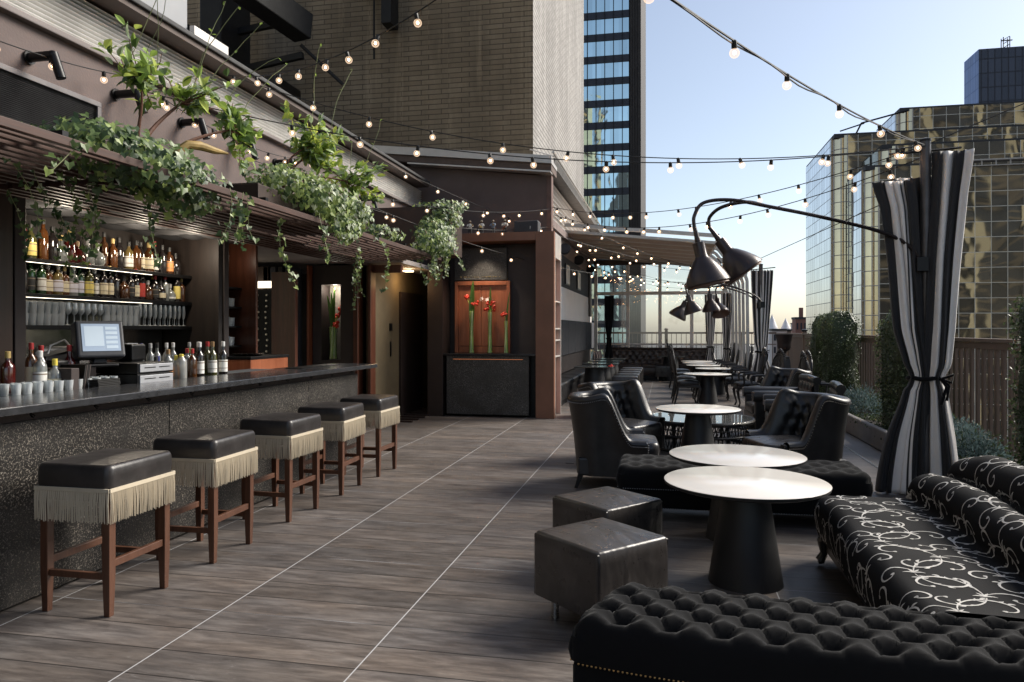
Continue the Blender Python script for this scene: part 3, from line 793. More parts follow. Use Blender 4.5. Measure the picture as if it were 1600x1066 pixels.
# back house wall behind the portal with sloping roof edge
h = thing('terrace_house', 'mauve stucco wing with sloping white roof trim and ribbed metal side band', 'building', (-2.3, 13.2, 0))
def H(pts, y0, y1, name, mt):    # polygon in x,z pulled along y
    m = MB(); n = len(pts); v = [(x+2.3, y0-13.2, z) for x, z in pts]+[(x+2.3, y1-13.2, z) for x, z in pts]
    m.add(v, [tuple(range(n)), tuple(range(2*n-1, n-1, -1))]+[(i, n+i, n+(i+1) % n, (i+1) % n) for i in range(n)]); return m.build(name, mt, h, smooth=0)
H([(-5.5, 2.6), (-2.12, 2.6), (-2.12, 4.3), (-5.5, 4.68)], 13.2, 13.4, 'upper_wall', MAUVE)
H([(-2.118, 2.6), (-2.03, 2.6), (-2.03, 4.3), (-2.118, 4.3)], 13.17, 13.38, 'corner_trim', pmat('trim_brown', (.15, .09, .075), .7))
H([(-5.5, 4.83), (-1.99, 4.46), (-1.99, 4.6), (-5.5, 4.97)], 12.9, 13.6, 'roof_trim', ALU)
H([(-5.5, 4.71), (-2.0, 4.335), (-2.0, 4.455), (-5.5, 4.825)], 12.95, 13.6, 'roof_soffit', pmat('trim_umber', (.11, .075, .06), .7))
H([(-4.7, 4.585), (-2.01, 4.305), (-2.01, 4.333), (-4.7, 4.61)], 12.92, 13.16, 'cream_strip', ALU)
def S(x0, x1, y0, y1, z0, z1, name, mt, bev=0): return MB().box(x0+2.3, x1+2.3, y0-13.2, y1-13.2, z0, z1).build(name, mt, h, smooth=0, bevel=bev)
S(-2.5, -2.3, 13.4, 23.2, 3.2, 3.55, 'upper_side_wall', MAUVE_L)
S(-2.5, -2.2, 13.4, 23.2, 3.552, 3.7, 'beam', pmat('beam_mauve', (.2, .15, .14), .7))
m = MB(); prof = []
for i in range(9):
    z = 3.72+i*.085; x = -2.36+i*.014
    prof += [(x-.03, z), (x, z+.012), (x+.02, z+.028), (x+.02, z+.045), (x, z+.062), (x-.03, z+.075)]
vs = []; fs = []
for x, z in prof: vs += [(x+2.3, .2, z), (x+2.3, 10, z)]
for i in range(len(prof)-1): fs.append((2*i, 2*i+1, 2*i+3, 2*i+2))
m.add(vs, fs); m.build('ribbed_band', ALU, h)
m = MB(); m.add([(.02, -.0, 4.5), (.3, 0, 4.5), (.32, 10.6, 4.5), (.02, 10.6, 4.5), (.02, 0, 4.62), (.34, 0, 4.62), (.34, 10.6, 4.62), (.02, 10.6, 4.62)], [(0, 1, 2, 3), (7, 6, 5, 4), (0, 4, 5, 1), (1, 5, 6, 2), (2, 6, 7, 3), (0, 3, 7, 4)])
m.box(-.2, .02, 0, 10, 4.47, 4.62); m.build('eave', pmat('eave_grey', (.14, .135, .13), .6, .2), h, smooth=0)
m = MB(); m.tube([(.34, -.3, 4.66), (.36, 10.6, 4.66)], .02, 6); m.tube([(-.1, -.2, 4.75), (.34, -.1, 4.62)], .01, 5); m.build('roof_cable', ALU, h)
S(-2.5, -2.3, 13.4, 23.2, 2.472, 3.198, 'dark_panel', NAVY); S(-2.5, -2.302, 13.4, 23.2, 1.722, 2.47, 'cream_band', CREAM); S(-2.5, -2.32, 13.4, 23.2, .5, 1.72, 'low_wall', BRONZE2)
y = 13.45
while y < 22.9: S(-2.318, -2.27, y, y+1.3, .9, 1.715, 'wall_pad', NAVY, .02); y += 1.32
S(-2.5, -2.26, 22.3, 22.9, 1.9, 3.4, 'end_pilaster', BRONZE)
for y, lb in ((17.3, 'nearer pale framed picture on the dark blue panel'), (19.6, 'farther pale framed picture on the dark blue panel')):
    f = thing('framed_picture', lb, 'picture', (-2.29, y, 2.8), group='pale pictures on the dark panel')
    MB().box(-.005, .02, -.36, .36, -.24, .24).build('frame', STEEL_DK, f, smooth=0); MB().box(.02, .026, -.32, .32, -.21, .21).build('picture', pmat('pale_print', (.6, .57, .53), .5, 0, .3, 3), f, smooth=0)
f = None
for y, lb in ((16.2, 'nearest black round-faced wall speaker above the dark panel'), (18.9, 'middle black round-faced wall speaker above the dark panel'), (21.8, 'farthest black wall speaker near the glass end wall')):
    if f is None:
        f = thing('wall_speaker', lb, 'speaker', (-2.28, y, 3.27), group='wall speakers above the banquette'); first = f
        ax = Matrix.Rotation(radians(115), 3, 'Y') @ Matrix.Rotation(radians(0), 3, 'Z')
        ax = Matrix.Rotation(radians(62), 3, 'X') @ Matrix.Rotation(0, 3, 'Z')
        f.scale = (.62, .62, .62); MB().tube([(-.02, 0, 0), (.1, 0, 0)], .03, 8).build('bracket', STEEL_DK, f)
        MB().lathe([(.09, -.16), (.17, -.02), (.22, .08), (.22, .13), (.2, .14)], 20, (.14, 0, -.02), ax=ax).build('body', STEEL_DK, f)
        MB().lathe([(.2, .141), (.11, .12), (.06, .13), (.001, .15)], 20, (.14, 0, -.02), ax=ax).build('cone', pmat('speaker_cone', (.03, .03, .035), .6), f)
    else: dup(first, (-2.28, y, 3.27), label=lb)

# ------------------------------------------------------------------ glass end wall, railing, pergola
t = thing('glass_screen_wall', 'glazed end wall of taupe framed panes beyond the brown banquette', 'glass wall', (0, 23, 0))
FR = pmat('taupe_frame', (.8, .73, .68), .5, .1, .08, 2)
m = MB()
for x in (-2.14, -1.15, -.17, .78, 1.75): m.box(x-.05, x+.05, -.05, .05, 0, 3.5)
for i, (a, b) in enumerate(((-2.09, -1.2), (-1.1, -.22), (-.12, .73), (.83, 1.7))):
    m.box(a, b, -.045, .045, 2.57, 2.67); m.box(a, b, -.045, .045, .0, .08); m.box(a, b, -.045, .045, 1.02, 1.06)
m.build('frame', FR, t, smooth=0, bevel=.004)
MB().box(-2.2, 1.8, -.06, .06, 3.502, 3.66).build('head_beam', BRONZE, t, smooth=0)
for (a, b) in ((-2.09, -1.2), (-1.1, -.22), (-.12, .73), (.83, 1.7)):
    for z0, z1 in ((.08, 1.02), (1.06, 2.57), (2.67, 3.5)): MB().box(a, b, -.006, .006, z0, z1).build('pane', PANE, t, smooth=0)
t = thing('end_railing', 'dark metal railing with thin bars outside the glass end wall', 'railing', (0, 24.2, 0))
m = MB(); m.box(-2.5, 3.4, -.03, .03, 1.36, 1.42); m.box(-2.5, 3.4, -.02, .02, .1, .14); m.box(-2.5, 3.4, -.015, .015, 1.02, 1.05); m.build('rail', FENCE, t, smooth=0)
m = MB(); x = -2.45
while x < 3.4: m.box(x-.009, x+.009, -.01, .01, .14, 1.36); x += .155
m.build('bars', FENCE, t, smooth=0)
for x in (.02, 1.9, -1.8):
    m = MB(); m.box(x-.05, x+.05, -.05, .05, 0, 1.48); m.lathe([(.03, 1.48), (.07, 1.5), (.07, 1.52), (.02, 1.55)], 8, (x, 0, 0)); m.build('post', FENCE, t, smooth=0)
t = thing('pergola', 'retractable awning pergola of pale bent ribs with taupe fabric roof', 'pergola', (0, 20, 0))
RIBS = []
for k in range(8):
    y = 16.8+k*.88
    pts = [(-2.27, 3.76), (1.08, 3.42), (1.2, 3.36), (1.7, 2.72), (1.75, 2.58), (1.78, 0)]
    m = MB()
    for a, b in zip(pts[:-1], pts[1:]): m.bar((a[0], y-20, a[1]), (b[0], y-20, b[1]), .06, .1, up=(0, 1, 0))
    m.build('rib', ALU, t, smooth=0)
FAB = fabric('taupe_canvas', (.44, .36, .3), .9, .1, 200)
for k in range(7):
    y = 16.8+k*.88
    def cn(u, v, y=y):
        q = [(-2.25, 3.76), (-.6, 3.59), (.5, 3.48), (1.08, 3.42)]
        s = u*3; i = min(2, int(s)); s -= i; a, b = q[i], q[i+1]
        if i == 0 and False: pass
        return (a[0]+(b[0]-a[0])*s, y-20+.03+v*.82, a[1]+(b[1]-a[1])*s+.03-.09*sin(pi*v))
    MB().grid(cn, 12, 8).build('canopy', FAB, t)
m = MB(); m.bar((-2.27, -3.3, 3.9), (1.15, -3.3, 3.56), .08, .09, up=(0, 1, 0)); m.bar((1.15, -3.3, 3.5), (1.15, 3, 3.5), .08, .06); m.bar((1.73, -3.2, 2.74), (1.73, 3, 2.74), .06, .06); m.build('front_beam', ALU, t, smooth=0)

# ------------------------------------------------------------------ bar stools
def rslab(m, w, d, z0, z1, r=.03, crown=.012, seg=5, nx=14, mtl=0, puff=0.0):
    """soft upholstered slab: rounded corners and top edge, slightly crowned top"""
    def ring(inset, z):
        pts = []; rr = max(.004, r-inset*.6)
        for cx, cy, a0 in ((w/2-r, d/2-r, 0), (-w/2+r, d/2-r, pi/2), (-w/2+r, -d/2+r, pi), (w/2-r, -d/2+r, 1.5*pi)):
            for k in range(seg+1):
                a = a0+pi/2*k/seg; q = r-inset
                pts.append((cx+q*cos(a), cy+q*sin(a), z))
        return pts
    rings = [ring(.0, z0), ring(-puff*.6, z0+(z1-z0)*.2), ring(-puff, z0+(z1-z0)*.5), ring(-puff*.6, z0+(z1-z0)*.8)]
    e = .022
    for k in range(1, 5):
        a = pi/2*k/4; rings.append(ring(e*(1-cos(a)), z1-e+e*sin(a)))
    n = len(rings[0]); vs = [q for rg in rings for q in rg]; fs = []
    for j in range(len(rings)-1):
        for k in range(n): k2 = (k+1) % n; fs.append((j*n+k, j*n+k2, (j+1)*n+k2, (j+1)*n+k))
    m.add(vs, fs, mtl); fs = []
    base = rings[-1]; vs = []; L = 5
    for l in range(L):
        s = 1-l/L
        for q in base: vs.append((q[0]*s, q[1]*s, q[2]+crown*(1-s**2)))
    vs.append((0, 0, base[0][2]+crown))
    for l in range(L-1):
        for k in range(n): k2 = (k+1) % n; fs.append((l*n+k, l*n+k2, (l+1)*n+k2, (l+1)*n+k))
    for k in range(n): fs.append(((L-1)*n+k, (L-1)*n+(k+1) % n, L*n))
    m.add(vs, fs, mtl)
    return m
def make_stool(label):
    t = thing('bar_stool', label, 'bar stool', (-3.04, 3.53, 0), group='fringed bar stools along the bar')
    for sx in (-1, 1):
        for sy in (-1, 1):
            m = MB(); x, y = sx*.19, sy*.215
            vs = []
            for z, a_ in ((0, .017), (.22, .0228), (.66, .0228)): vs += [(x-a_, y-a_, z), (x+a_, y-a_, z), (x+a_, y+a_, z), (x-a_, y+a_, z)]
            m.add(vs, [(3, 2, 1, 0), (8, 9, 10, 11)]+[(r*4+k, r*4+(k+1) % 4, r*4+4+(k+1) % 4, r*4+4+k) for r in (0, 1) for k in range(4)])
            m.build('leg', WOOD_LEG, t, smooth=0, bevel=.003)
            m = MB(); m.lathe([(.016, -.0), (.016, .006)], 8, (x, y, 0)); m.build('glide', STEEL, t)
    m = MB()
    m.box(-.167, .167, -.228, -.204, .19, .225); m.box(-.167, .167, .204, .228, .19, .225)
    m.box(.178, .202, -.192, .192, .25, .29); m.box(-.202, -.178, -.192, .192, .25, .29)
    m.build('stretcher', WOOD_LEG, t, smooth=0, bevel=.003)
    m = MB(); m.box(-.21, .21, -.235, .235, .6, .66); m.build('seat_rail', WOOD_LEG, t, smooth=0)
    rslab(MB(), .45, .505, .665, .795, .035, .016, puff=.006).build('seat', LEATHER_SEAT, t, smooth=50)
    m = MB(); random.seed(11)
    pts = []
    hw, hd = .228, .2555
    per = [((-hw, -hd), (hw, -hd)), ((hw, -hd), (hw, hd)), ((hw, hd), (-hw, hd)), ((-hw, hd), (-hw, -hd))]
    for a, b in per:
        Lg = math.hypot(b[0]-a[0], b[1]-a[1]); n = int(Lg/.0062)
        nx, ny = (b[1]-a[1])/Lg, -(b[0]-a[0])/Lg
        for i in range(n):
            f = (i+.5)/n; x = a[0]+(b[0]-a[0])*f; y = a[1]+(b[1]-a[1])*f
            l = .172+random.uniform(-.008, .006); o1 = random.uniform(0, .006); sw = random.uniform(-.005, .005); sw2 = sw+random.uniform(-.003, .003)
            tx, ty = (b[0]-a[0])/Lg, (b[1]-a[1])/Lg
            m.tube([(x+nx*.002, y+ny*.002, .668), (x+nx*(.004+o1)+tx*sw*.4, y+ny*(.004+o1)+ty*sw*.4, .668-l*.45), (x+nx*(.003+o1)+tx*sw2, y+ny*(.003+o1)+ty*sw2, .668-l)], [.0028, .0033, .0026], 4, cap=True)
        m.bar((a[0]+nx*.003, a[1]+ny*.003, .664), (b[0]+nx*.003, b[1]+ny*.003, .664), .008, .02)
    m.build('fringe', FRINGE, t, smooth=60)
    return t
SY = [3.53, 4.42, 5.45, 6.38, 7.24]
SL = ['nearest fringed black leather bar stool, at the near end of the row', 'second fringed bar stool from the near end of the bar', 'middle fringed bar stool of the row of five', 'fourth fringed bar stool from the near end of the bar', 'farthest fringed bar stool, by the far end of the bar']
st = make_stool(SL[0])
for i in range(1, 5): dup(st, (-3.04+[0, .0, -.02, -.03, -.01][i], SY[i], 0), rz=[0, .02, -.03, .03, -.02][i], label=SL[i])

# ------------------------------------------------------------------ tufted upholstery
def sstep(a, b, x):
    t = max(0, min(1, (x-a)/(b-a))); return t*t*(3-2*t)
def tuft(u, v, a, b, A, pleat=1.0):
    """diamond buttoned relief, buttons on a staggered lattice"""
    best = 9
    j0 = floor(v/b)
    for j in (j0-1, j0, j0+1, j0+2):
        off = a/2 if j % 2 else 0
        i = round((u-off)/a)
        for q in (i-1, i, i+1):
            dx = (u-(q*a+off))/a; dy = (v-j*b)/a
            best = min(best, dx*dx+dy*dy)
    d = sqrt(best)
    # folds run along the lattice diagonals
    s1 = (u/a+v/(2*b)); s2 = (u/a-v/(2*b))
    e = min(abs(s1-round(s1)), abs(s2-round(s2)))
    h = 1-exp(-(d/.27)**1.35)
    cr = exp(-(e/.035)**2)*.2*pleat*min(1, d*3)
    return A*(h-cr)
def tufted_block(L, W, H0, H1, a, b, A, R, du=.0125, cc=.05, wob=0.0):
    """solid tufted cushion: top relief, rolled edges, straight sides; centred in x,y"""
    def axis(Lx):
        n = max(8, int(Lx/du)); c = [-Lx/2+Lx*i/n for i in range(n+1)]
        ex = [R*(1-cos(pi/2*k/6)) for k in range(7)]
        inner = [q for q in c if abs(q) < Lx/2-R-.003]
        return [-Lx/2+q for q in ex]+inner+[Lx/2-q for q in reversed(ex)]
    xs = axis(L); ys = axis(W); vs = []; fs = []
    def fall(e): return R-sqrt(max(0, R*R-(R-min(e, R))**2)) if e < R else 0
    for y in ys:
        for x in xs:
            ex = L/2-abs(x); ey = W/2-abs(y)
            k = min(1, min(ex, ey)/(R*1.0))
            t = tuft(x, y, a, b, A)
            z = H1-fall(ex)-fall(ey) if min(ex, ey) > 0 else H1-R
            if ex < R and ey < R: z = H1-min(R, (R-sqrt(max(0, R*R-(R-ex)**2-(R-ey)**2))) if (R-ex)**2+(R-ey)**2 < R*R else R)
            z += (t-A)*(.35+.65*k)
            # round the plan corners
            px, py = x, y
            if ex < cc and ey < cc:
                qx, qy = (cc-ex)/cc, (cc-ey)/cc; q = math.hypot(qx, qy)
                if q > 1: m_ = max(qx, qy); f = m_/q; px = math.copysign(L/2-cc+cc*qx*f, x); py = math.copysign(W/2-cc+cc*qy*f, y)
            vs.append((px, py, z))
    nx = len(xs); ny = len(ys)
    for j in range(ny-1):
        for i in range(nx-1): q = j*nx+i; fs.append((q, q+1, q+nx+1, q+nx))
    m = MB(); m.add(vs, fs)
    rim = [i for i in range(nx)]+[j*nx+nx-1 for j in range(1, ny)]+[(ny-1)*nx+i for i in range(nx-2, -1, -1)]+[j*nx for j in range(ny-2, 0, -1)]
    R0 = [vs[q] for q in rim]; n = len(R0); w = []; zs = (0, .25, .6, 1)
    for q, zz in enumerate(zs):
        for p in R0:
            bul = 1+.0*q
            ins = .012*sin(pi*min(1, zz)*1.0)
            s = 1+ins
            w.append((p[0]*s if abs(p[0]) > L/2-.02 else p[0], p[1]*s if abs(p[1]) > W/2-.02 else p[1], p[2]+(H0-p[2])*zz))
    f2 = []
    for q in range(len(zs)-1):
        for k in range(n): k2 = (k+1) % n; f2.append((q*n+k, (q+1)*n+k, (q+1)*n+k2, q*n+k2))
    m.add(w, f2)
    return m
def button_list(L, W, a, b, H1, A, R, lim=.05):
    out = []
    for j in range(-int(W/2/b)-1, int(W/2/b)+2):
        off = a/2 if j % 2 else 0
        for i in range(-int(L/2/a)-2, int(L/2/a)+3):
            x = i*a+off; y = j*b
            if abs(x) < L/2-lim and abs(y) < W/2-lim: out.append((x, y, H1-A+.006))
    return out
def nail_row(m, p, q, sp=.018, r=.005, ax='y'):
    p = Vector(p); q = Vector(q); n = int((q-p).length/sp)
    for i in range(n+1):
        c = p+(q-p)*i/n; m.ball(c, r, 6, 4)
def tufted_bench(label, loc, rz, L, W, H, a, b, A, R, base=.12, skirt=.17, legs=True, nails=NAIL, fab=FAB_BLACK, du=.0125):
    t = thing('tufted_bench', label, 'bench', loc, rz)
    tufted_block(L, W, base+skirt, H, a, b, A, R, du=du, cc=.07).build('cushion', fab, t, smooth=180)
    m = MB(); m.box(-L/2+.012, L/2-.012, -W/2+.012, W/2-.012, base, base+skirt+.01); m.build('skirt', fab, t, smooth=0, bevel=.03, seg=3)
    m = MB(); z = base+skirt-.004
    for p, q in (((-L/2+.05, -W/2+.004, z), (L/2-.05, -W/2+.004, z)), ((-L/2+.004, -W/2+.05, z), (-L/2+.004, W/2-.05, z)), ((-L/2+.05, W/2-.004, z), (L/2-.05, W/2-.004, z))): nail_row(m, p, q)
    z = base+.008
    for p, q in (((-L/2+.05, -W/2+.008, z), (L/2-.05, -W/2+.008, z)), ((-L/2+.008, -W/2+.05, z), (-L/2+.008, W/2-.05, z))): nail_row(m, p, q)
    m.build('nailhead_trim', nails, t)['kind'] = 'stuff'
    m = MB()
    for c in button_list(L, W, a, b, H, A, R, .08): m.ball(c, .011, 8, 5, sz=.5)
    m.build('buttons', fab, t)
    if legs:
        for x in (-L/2+.12, L/2-.12):
            for y in (-W/2+.1, W/2-.1):
                m = MB(); m.lathe([(.016, 0), (.022, .02), (.03, base)], 10, (x, y, 0)); m.build('leg', WOOD_BLACK, t)
    return t
def crescent(o):
    # the bench is wider in the middle than at its end and its near edge bows out
    if o.type == 'MESH':
        for v in o.data.vertices:
            u = (v.co.x+1.0)/2; w = (v.co.y+.4)/.8; s = 1.8*u
            n = Vector((-.36+s, 2.70-.22*s+.11*s*s, 0)); f = Vector((-.2+1.62*u, 3.14-.08*u, 0)); p = n+(f-n)*w
            v.co.x = p.x; v.co.y = p.y
        o.data.update()
t = tufted_bench('big deep buttoned black bench in front of the patterned sofa', (0, 0, 0), 0, 2.0, .8, .455, .2, .15, .08, .09, .1, .17, du=.0105)
for o in t.children: crescent(o)
tufted_bench('low buttoned black bench behind the nearest white table', (.56, 6.12, 0), radians(1), 1.88, .62, .44, .2, .11, .035, .07, .1, .16, nails=NAIL_S, du=.014)

# ------------------------------------------------------------------ cube ottomans
def make_ottoman(label, loc, rz, s=.5, h=.45, leg=.12, lm=LEATHER_GREY):
    t = thing('cube_ottoman', label, 'ottoman', loc, rz, group='cube ottomans on steel legs')
    rslab(MB(), s, s, leg, h, .022, .012, puff=.004).build('cushion', lm, t, smooth=50)
    m = MB()
    e = s/2-.006
    for z in (h-.016,):
        m.tube([(-e, -e, z), (e, -e, z), (e, e, z), (-e, e, z), (-e, -e, z)], .0045, 5)
    for x, y in ((-e, -e), (e, -e), (e, e), (-e, e)): m.tube([(x, y, leg), (x, y, h-.02)], .004, 5)
    m.build('piping', lm, t)
    for x in (-1, 1):
        for y in (-1, 1):
            m = MB(); m.lathe([(.02, 0), (.02, leg+.01)], 12, (x*(s/2-.08), y*(s/2-.08), 0)); m.build('leg', STEEL, t)
    return t
oA = make_ottoman('front dark leather cube ottoman with a creased shiny top', (-.33, 3.79, 0), radians(-42), .49)
dup(oA, (-.36, 4.62, 0), rz=radians(-41), label='dark leather cube ottoman just behind the creased one, left of the nearest table')
dup(oA, (-.62, 11.75, 0), rz=radians(4), label='lone grey cube ottoman behind the two left wing chairs')
oS = dup(oA, (-.05, 22.0, 0), rz=0, label='grey cube ottoman standing alone before the far brown banquette')
for i, y in enumerate((15.9, 16.8, 17.7, 18.6, 19.5)):
    _o = dup(oA, (-.85, y, 0), rz=radians([1, -2, 2, 0, 1][i]), label='grey cube ottoman, %s from the near end of the row facing the left banquette' % nth(i)); _o.scale = (1.1, 1.1, 1.1)
dup(oA, (-1.25, 12.6, 0), rz=radians(10), label='leather cube ottoman half hidden behind the second left wing chair')

# ------------------------------------------------------------------ round and square tables
def make_table(label, loc, r=.475, h=.6):
    t = thing('round_table', label, 'table', loc, group='round white tables on black cone bases')
    MB().lathe([(r-.006, h-.004), (r-.001, h-.002), (r-.004, h)], 64).build('table_top', TABLE_W, t)
    m = MB(); m.lathe([(r-.03, h-.03), (r-.003, h-.018), (r, h-.0045)], 64); m.build('edge_band', TABLE_B, t)
    MB().lathe([(.215, 0), (.212, .02), (.13, h-.03)], 40).build('cone_base', TABLE_B, t)
    m = MB()
    for k in range(3):
        a = k*2.1+.6; m.bar((.1*cos(a), .1*sin(a), h-.036), (.4*cos(a), .4*sin(a), h-.036), .03, .01)
    m.build('bracket', STEEL_DK, t, smooth=0)
    return t
tA = make_table('nearest round white table with a black cone base', (.465, 4.55, 0))
dup(tA, (.50, 5.50, 0), label='second round white table, overlapped by the nearest one, before the low bench')
dup(tA, (.36, 8.62, 0), label='third round white table, in front of the woven drum table')
dup(tA, (.83, 15.4, 0), label='fourth round white table, nearest of those among the carved black chairs')
for i, (x, y) in enumerate(((1.15, 17.6), (.98, 19.1), (.92, 20.4), (.9, 21.5))):
    dup(tA, (x, y, 0), label='%s round white table back among the carved black chairs' % nth(i+1), group='round white tables on black cone bases')
def make_sq(label, loc):
    t = thing('dining_table', label, 'table', loc, group='glass topped tables along the left banquette')
    MB().box(-.4, .4, -.36, .36, .7, .72).build('table_top', pmat('dark_glass_top', (.08, .085, .08), .06, .2, .1, 4), t, smooth=0, bevel=.005)
    MB().lathe([(.27, 0), (.26, .02), (.2, .7)], 32).build('cone_base', TABLE_B, t)
    return t
q = make_sq('nearest shiny topped dining table by the left banquette', (-1.48, 15.6, 0))
for i, y in enumerate((17.0, 18.4, 19.8)): dup(q, (-1.46, y, 0), label='shiny topped dining table by the left banquette, %s from the near end' % nth(i+1))
q = dup(q, (.15, 21.9+.1, 0), label='dining table standing before the far brown banquette')
t = thing('red_napkin', 'small red folded cloth on the nearest dining table of the left row', 'cloth', (-1.12, 15.5, .72))
MB().grid(lambda u, v: ((u-.5)*.12, (v-.5)*.2, .006+.045*exp(-((u-.5)**2+(v-.5)**2)*9)+.008*sin(u*9+v*5)), 10, 10).build('cloth', pmat('red_cloth', (.5, .03, .02), .8), t)
# woven drum table with glass top
t = thing('drum_table', 'low round woven black rattan drum table with a glass top', 'table', (.42, 9.72, 0))
MB().lathe([(.68, .362), (.685, .37), (.68, .374)], 64).build('glass_top', thin_glass('table_glass', (.85, .88, .88), .35, .04), t)
m = MB(); R_ = .67
for z, r_ in ((.355, .024), (.335, .014), (.19, .016), (.02, .02), (.27, .008)):
    m.tube([(R_*cos(2*pi*k/48), R_*sin(2*pi*k/48), z) for k in range(49)], r_, 6)
m.build('rim', WOOD_BLACK, t)
m = MB(); N_ = 84
for k in range(N_):
    for s in (-1, 1):
        a0 = 2*pi*k/N_; a1 = a0+s*2*pi/N_*1.6
        m.tube([(R_*cos(a0), R_*sin(a0), .345), (R_*1.006*cos((a0+a1)/2), R_*1.006*sin((a0+a1)/2), .19), (R_*cos(a1), R_*sin(a1), .02)], .0065, 4, cap=False)
m.build('lattice', WOOD_BLACK, t)
m = MB()
for k in range(6):
    a = 2*pi*k/6; m.tube([(R_*.95*cos(a), R_*.95*sin(a), 0), (R_*.95*cos(a), R_*.95*sin(a), .36)], .02, 8)
m.tube([(-.62, 0, .35), (.62, 0, .35)], .015, 6); m.tube([(0, -.62, .35), (0, .62, .35)], .015, 6); m.build('frame', STEEL_DK, t)

# ------------------------------------------------------------------ wing chairs
def make_wing(label, loc, rz):
    """tub shaped wing chair, front towards local +x; high curved back, swept down to low arms"""
    t = thing('wing_chair', label, 'armchair', loc, rz, group='black leather wing chairs')
    HB = .83; HA = .49; z0 = .13
    def plan(s, r):      # s -1..1 around the U, r outward offset
        hw = .33; bk = -.34
        L1 = .40; q = abs(s)
        # three parts: flat back, corner arc, straight arm
        rc = .2
        flat = hw-rc; arc = rc*pi/2; arm = .62-rc+.02
        T = flat+arc+arm; d = q*T; sg = 1 if s > 0 else -1
        if d < flat: x, y, nx, ny = bk, d, -1, 0
        elif d < flat+arc:
            a = (d-flat)/rc; x = bk+rc-rc*cos(a); y = flat+rc*sin(a); nx, ny = -cos(a), sin(a)
        else:
            e = d-flat-arc; x = bk+rc+e; y = hw+.03*sstep(0, arm, e); nx, ny = 0, 1
        return x+nx*r, sg*(y+ny*r), nx, sg*ny
    def top(s):
        q = abs(s); k = sstep(.58, .86, q)
        return HB+.015*cos(q*3)+(HA-HB-.02)*k+.05*exp(-((q-.56)/.12)**2)
    def wing(s): q = abs(s); return .05*sstep(.35, .6, q)*(1-sstep(.6, .85, q))
    NS = 56
    # outer shell
    def outer(u, v):
        s = u*2-1; h = top(s); z = z0+(h-z0)*v
        flare = .045*v*v+.02*(1-v)*0
        x, y, nx, ny = plan(s, .05+flare-wing(s)*v*.2-.02*(1-v))
        return (x-.02*(1-v)*nx, y, z)
    MB().grid(outer, NS, 14).build('outer_shell', LEATHER, t, smooth=180)
    def inner(u, v):
        s = 1-u*2; h = top(s); zb = .36; z = zb+(h-zb)*v
        x, y, nx, ny = plan(s, -.015+.04*v*v)
        bk = 1-sstep(.5, .72, abs(s)); tf = tuft(s*1.05, z, .17, .12, .045)*bk*min(1, (1-v)*5)+.02*(1-bk)
        k = tf+.03
        return (x-nx*k, y-ny*k, z)
    MB().grid(inner, 110, 34).build('tufted_back', LEATHER, t, smooth=180)
    def roll(u, v):
        s = u*2-1; h = top(s); a = pi*v
        x0, y0, nx, ny = plan(s, .095-wing(s)*.2); xi, yi, _, _ = plan(s, -.015+.04-.035)
        cx, cy = (x0+xi)/2, (y0+yi)/2; hx, hy = (x0-xi)/2, (y0-yi)/2
        return (cx+hx*cos(a)*1.12, cy+hy*cos(a)*1.12, h-.01+.038*sin(a))
    MB().grid(roll, NS, 8).build('top_roll', LEATHER, t, smooth=180)
    for sg in (-1, 1):
        m = MB(); s = sg; x, y, nx, ny = plan(s, .06); xi, yi, _, _ = plan(s, -.045)
        m.box(x-.01, x+.018, min(y, yi), max(y, yi), z0, top(s)+.0)
        m.build('arm_front', LEATHER, t, smooth=0, bevel=.012)
    m = MB()
    for i in range(150):
        s = -1+2*i/149; x, y, nx, ny = plan(s, .1-wing(s)*.2); m.ball((x, y, top(s)-.028), .0055, 6, 4)
    for sg in (-1, 1):
        for z in [z0+.02+k*.022 for k in range(16)]:
            x, y, nx, ny = plan(sg, .05); m.ball((x+.02, y, z), .005, 6, 4)
    m.build('nailhead_trim', NAIL_S, t)['kind'] = 'stuff'
    m = MB(); m.box(-.33, .36, -.34, .34, z0, .3); m.build('seat_rail', LEATHER, t, smooth=0, bevel=.02)
    m = MB(); rslab(m, .66, .58, .3, .44, .08, .035, puff=.012); m.xf(Matrix.Translation((.09, 0, 0))).build('seat_cushion', leather('wing_cushion', (.016, .015, .0155), .3, .5), t, smooth=60)
    for x, y, dx in ((.31, .29, .0), (.31, -.29, .0), (-.3, .26, -.05), (-.3, -.26, -.05)):
        m = MB(); m.tbox(x+dx, y, 0, z0+.01, .016, .016, .026, .026, dx=-dx); m.build('leg', WOOD_BLACK, t, smooth=0, bevel=.003)
    return t
w0 = make_wing('nearest left wing chair, its studded outer back towards the bar', (-.5, 7.2, 0), radians(4))
dup(w0, (-.52, 8.55, 0), rz=radians(-38), label='left wing chair just behind the studded nearest one')
dup(w0, (1.22, 7.45, 0), rz=radians(199), label='right wing chair with buttoned back, behind the second round table')
dup(w0, (1.75, 12.2, 0), rz=radians(200), label='farther right wing chair, beside the second striped curtain')

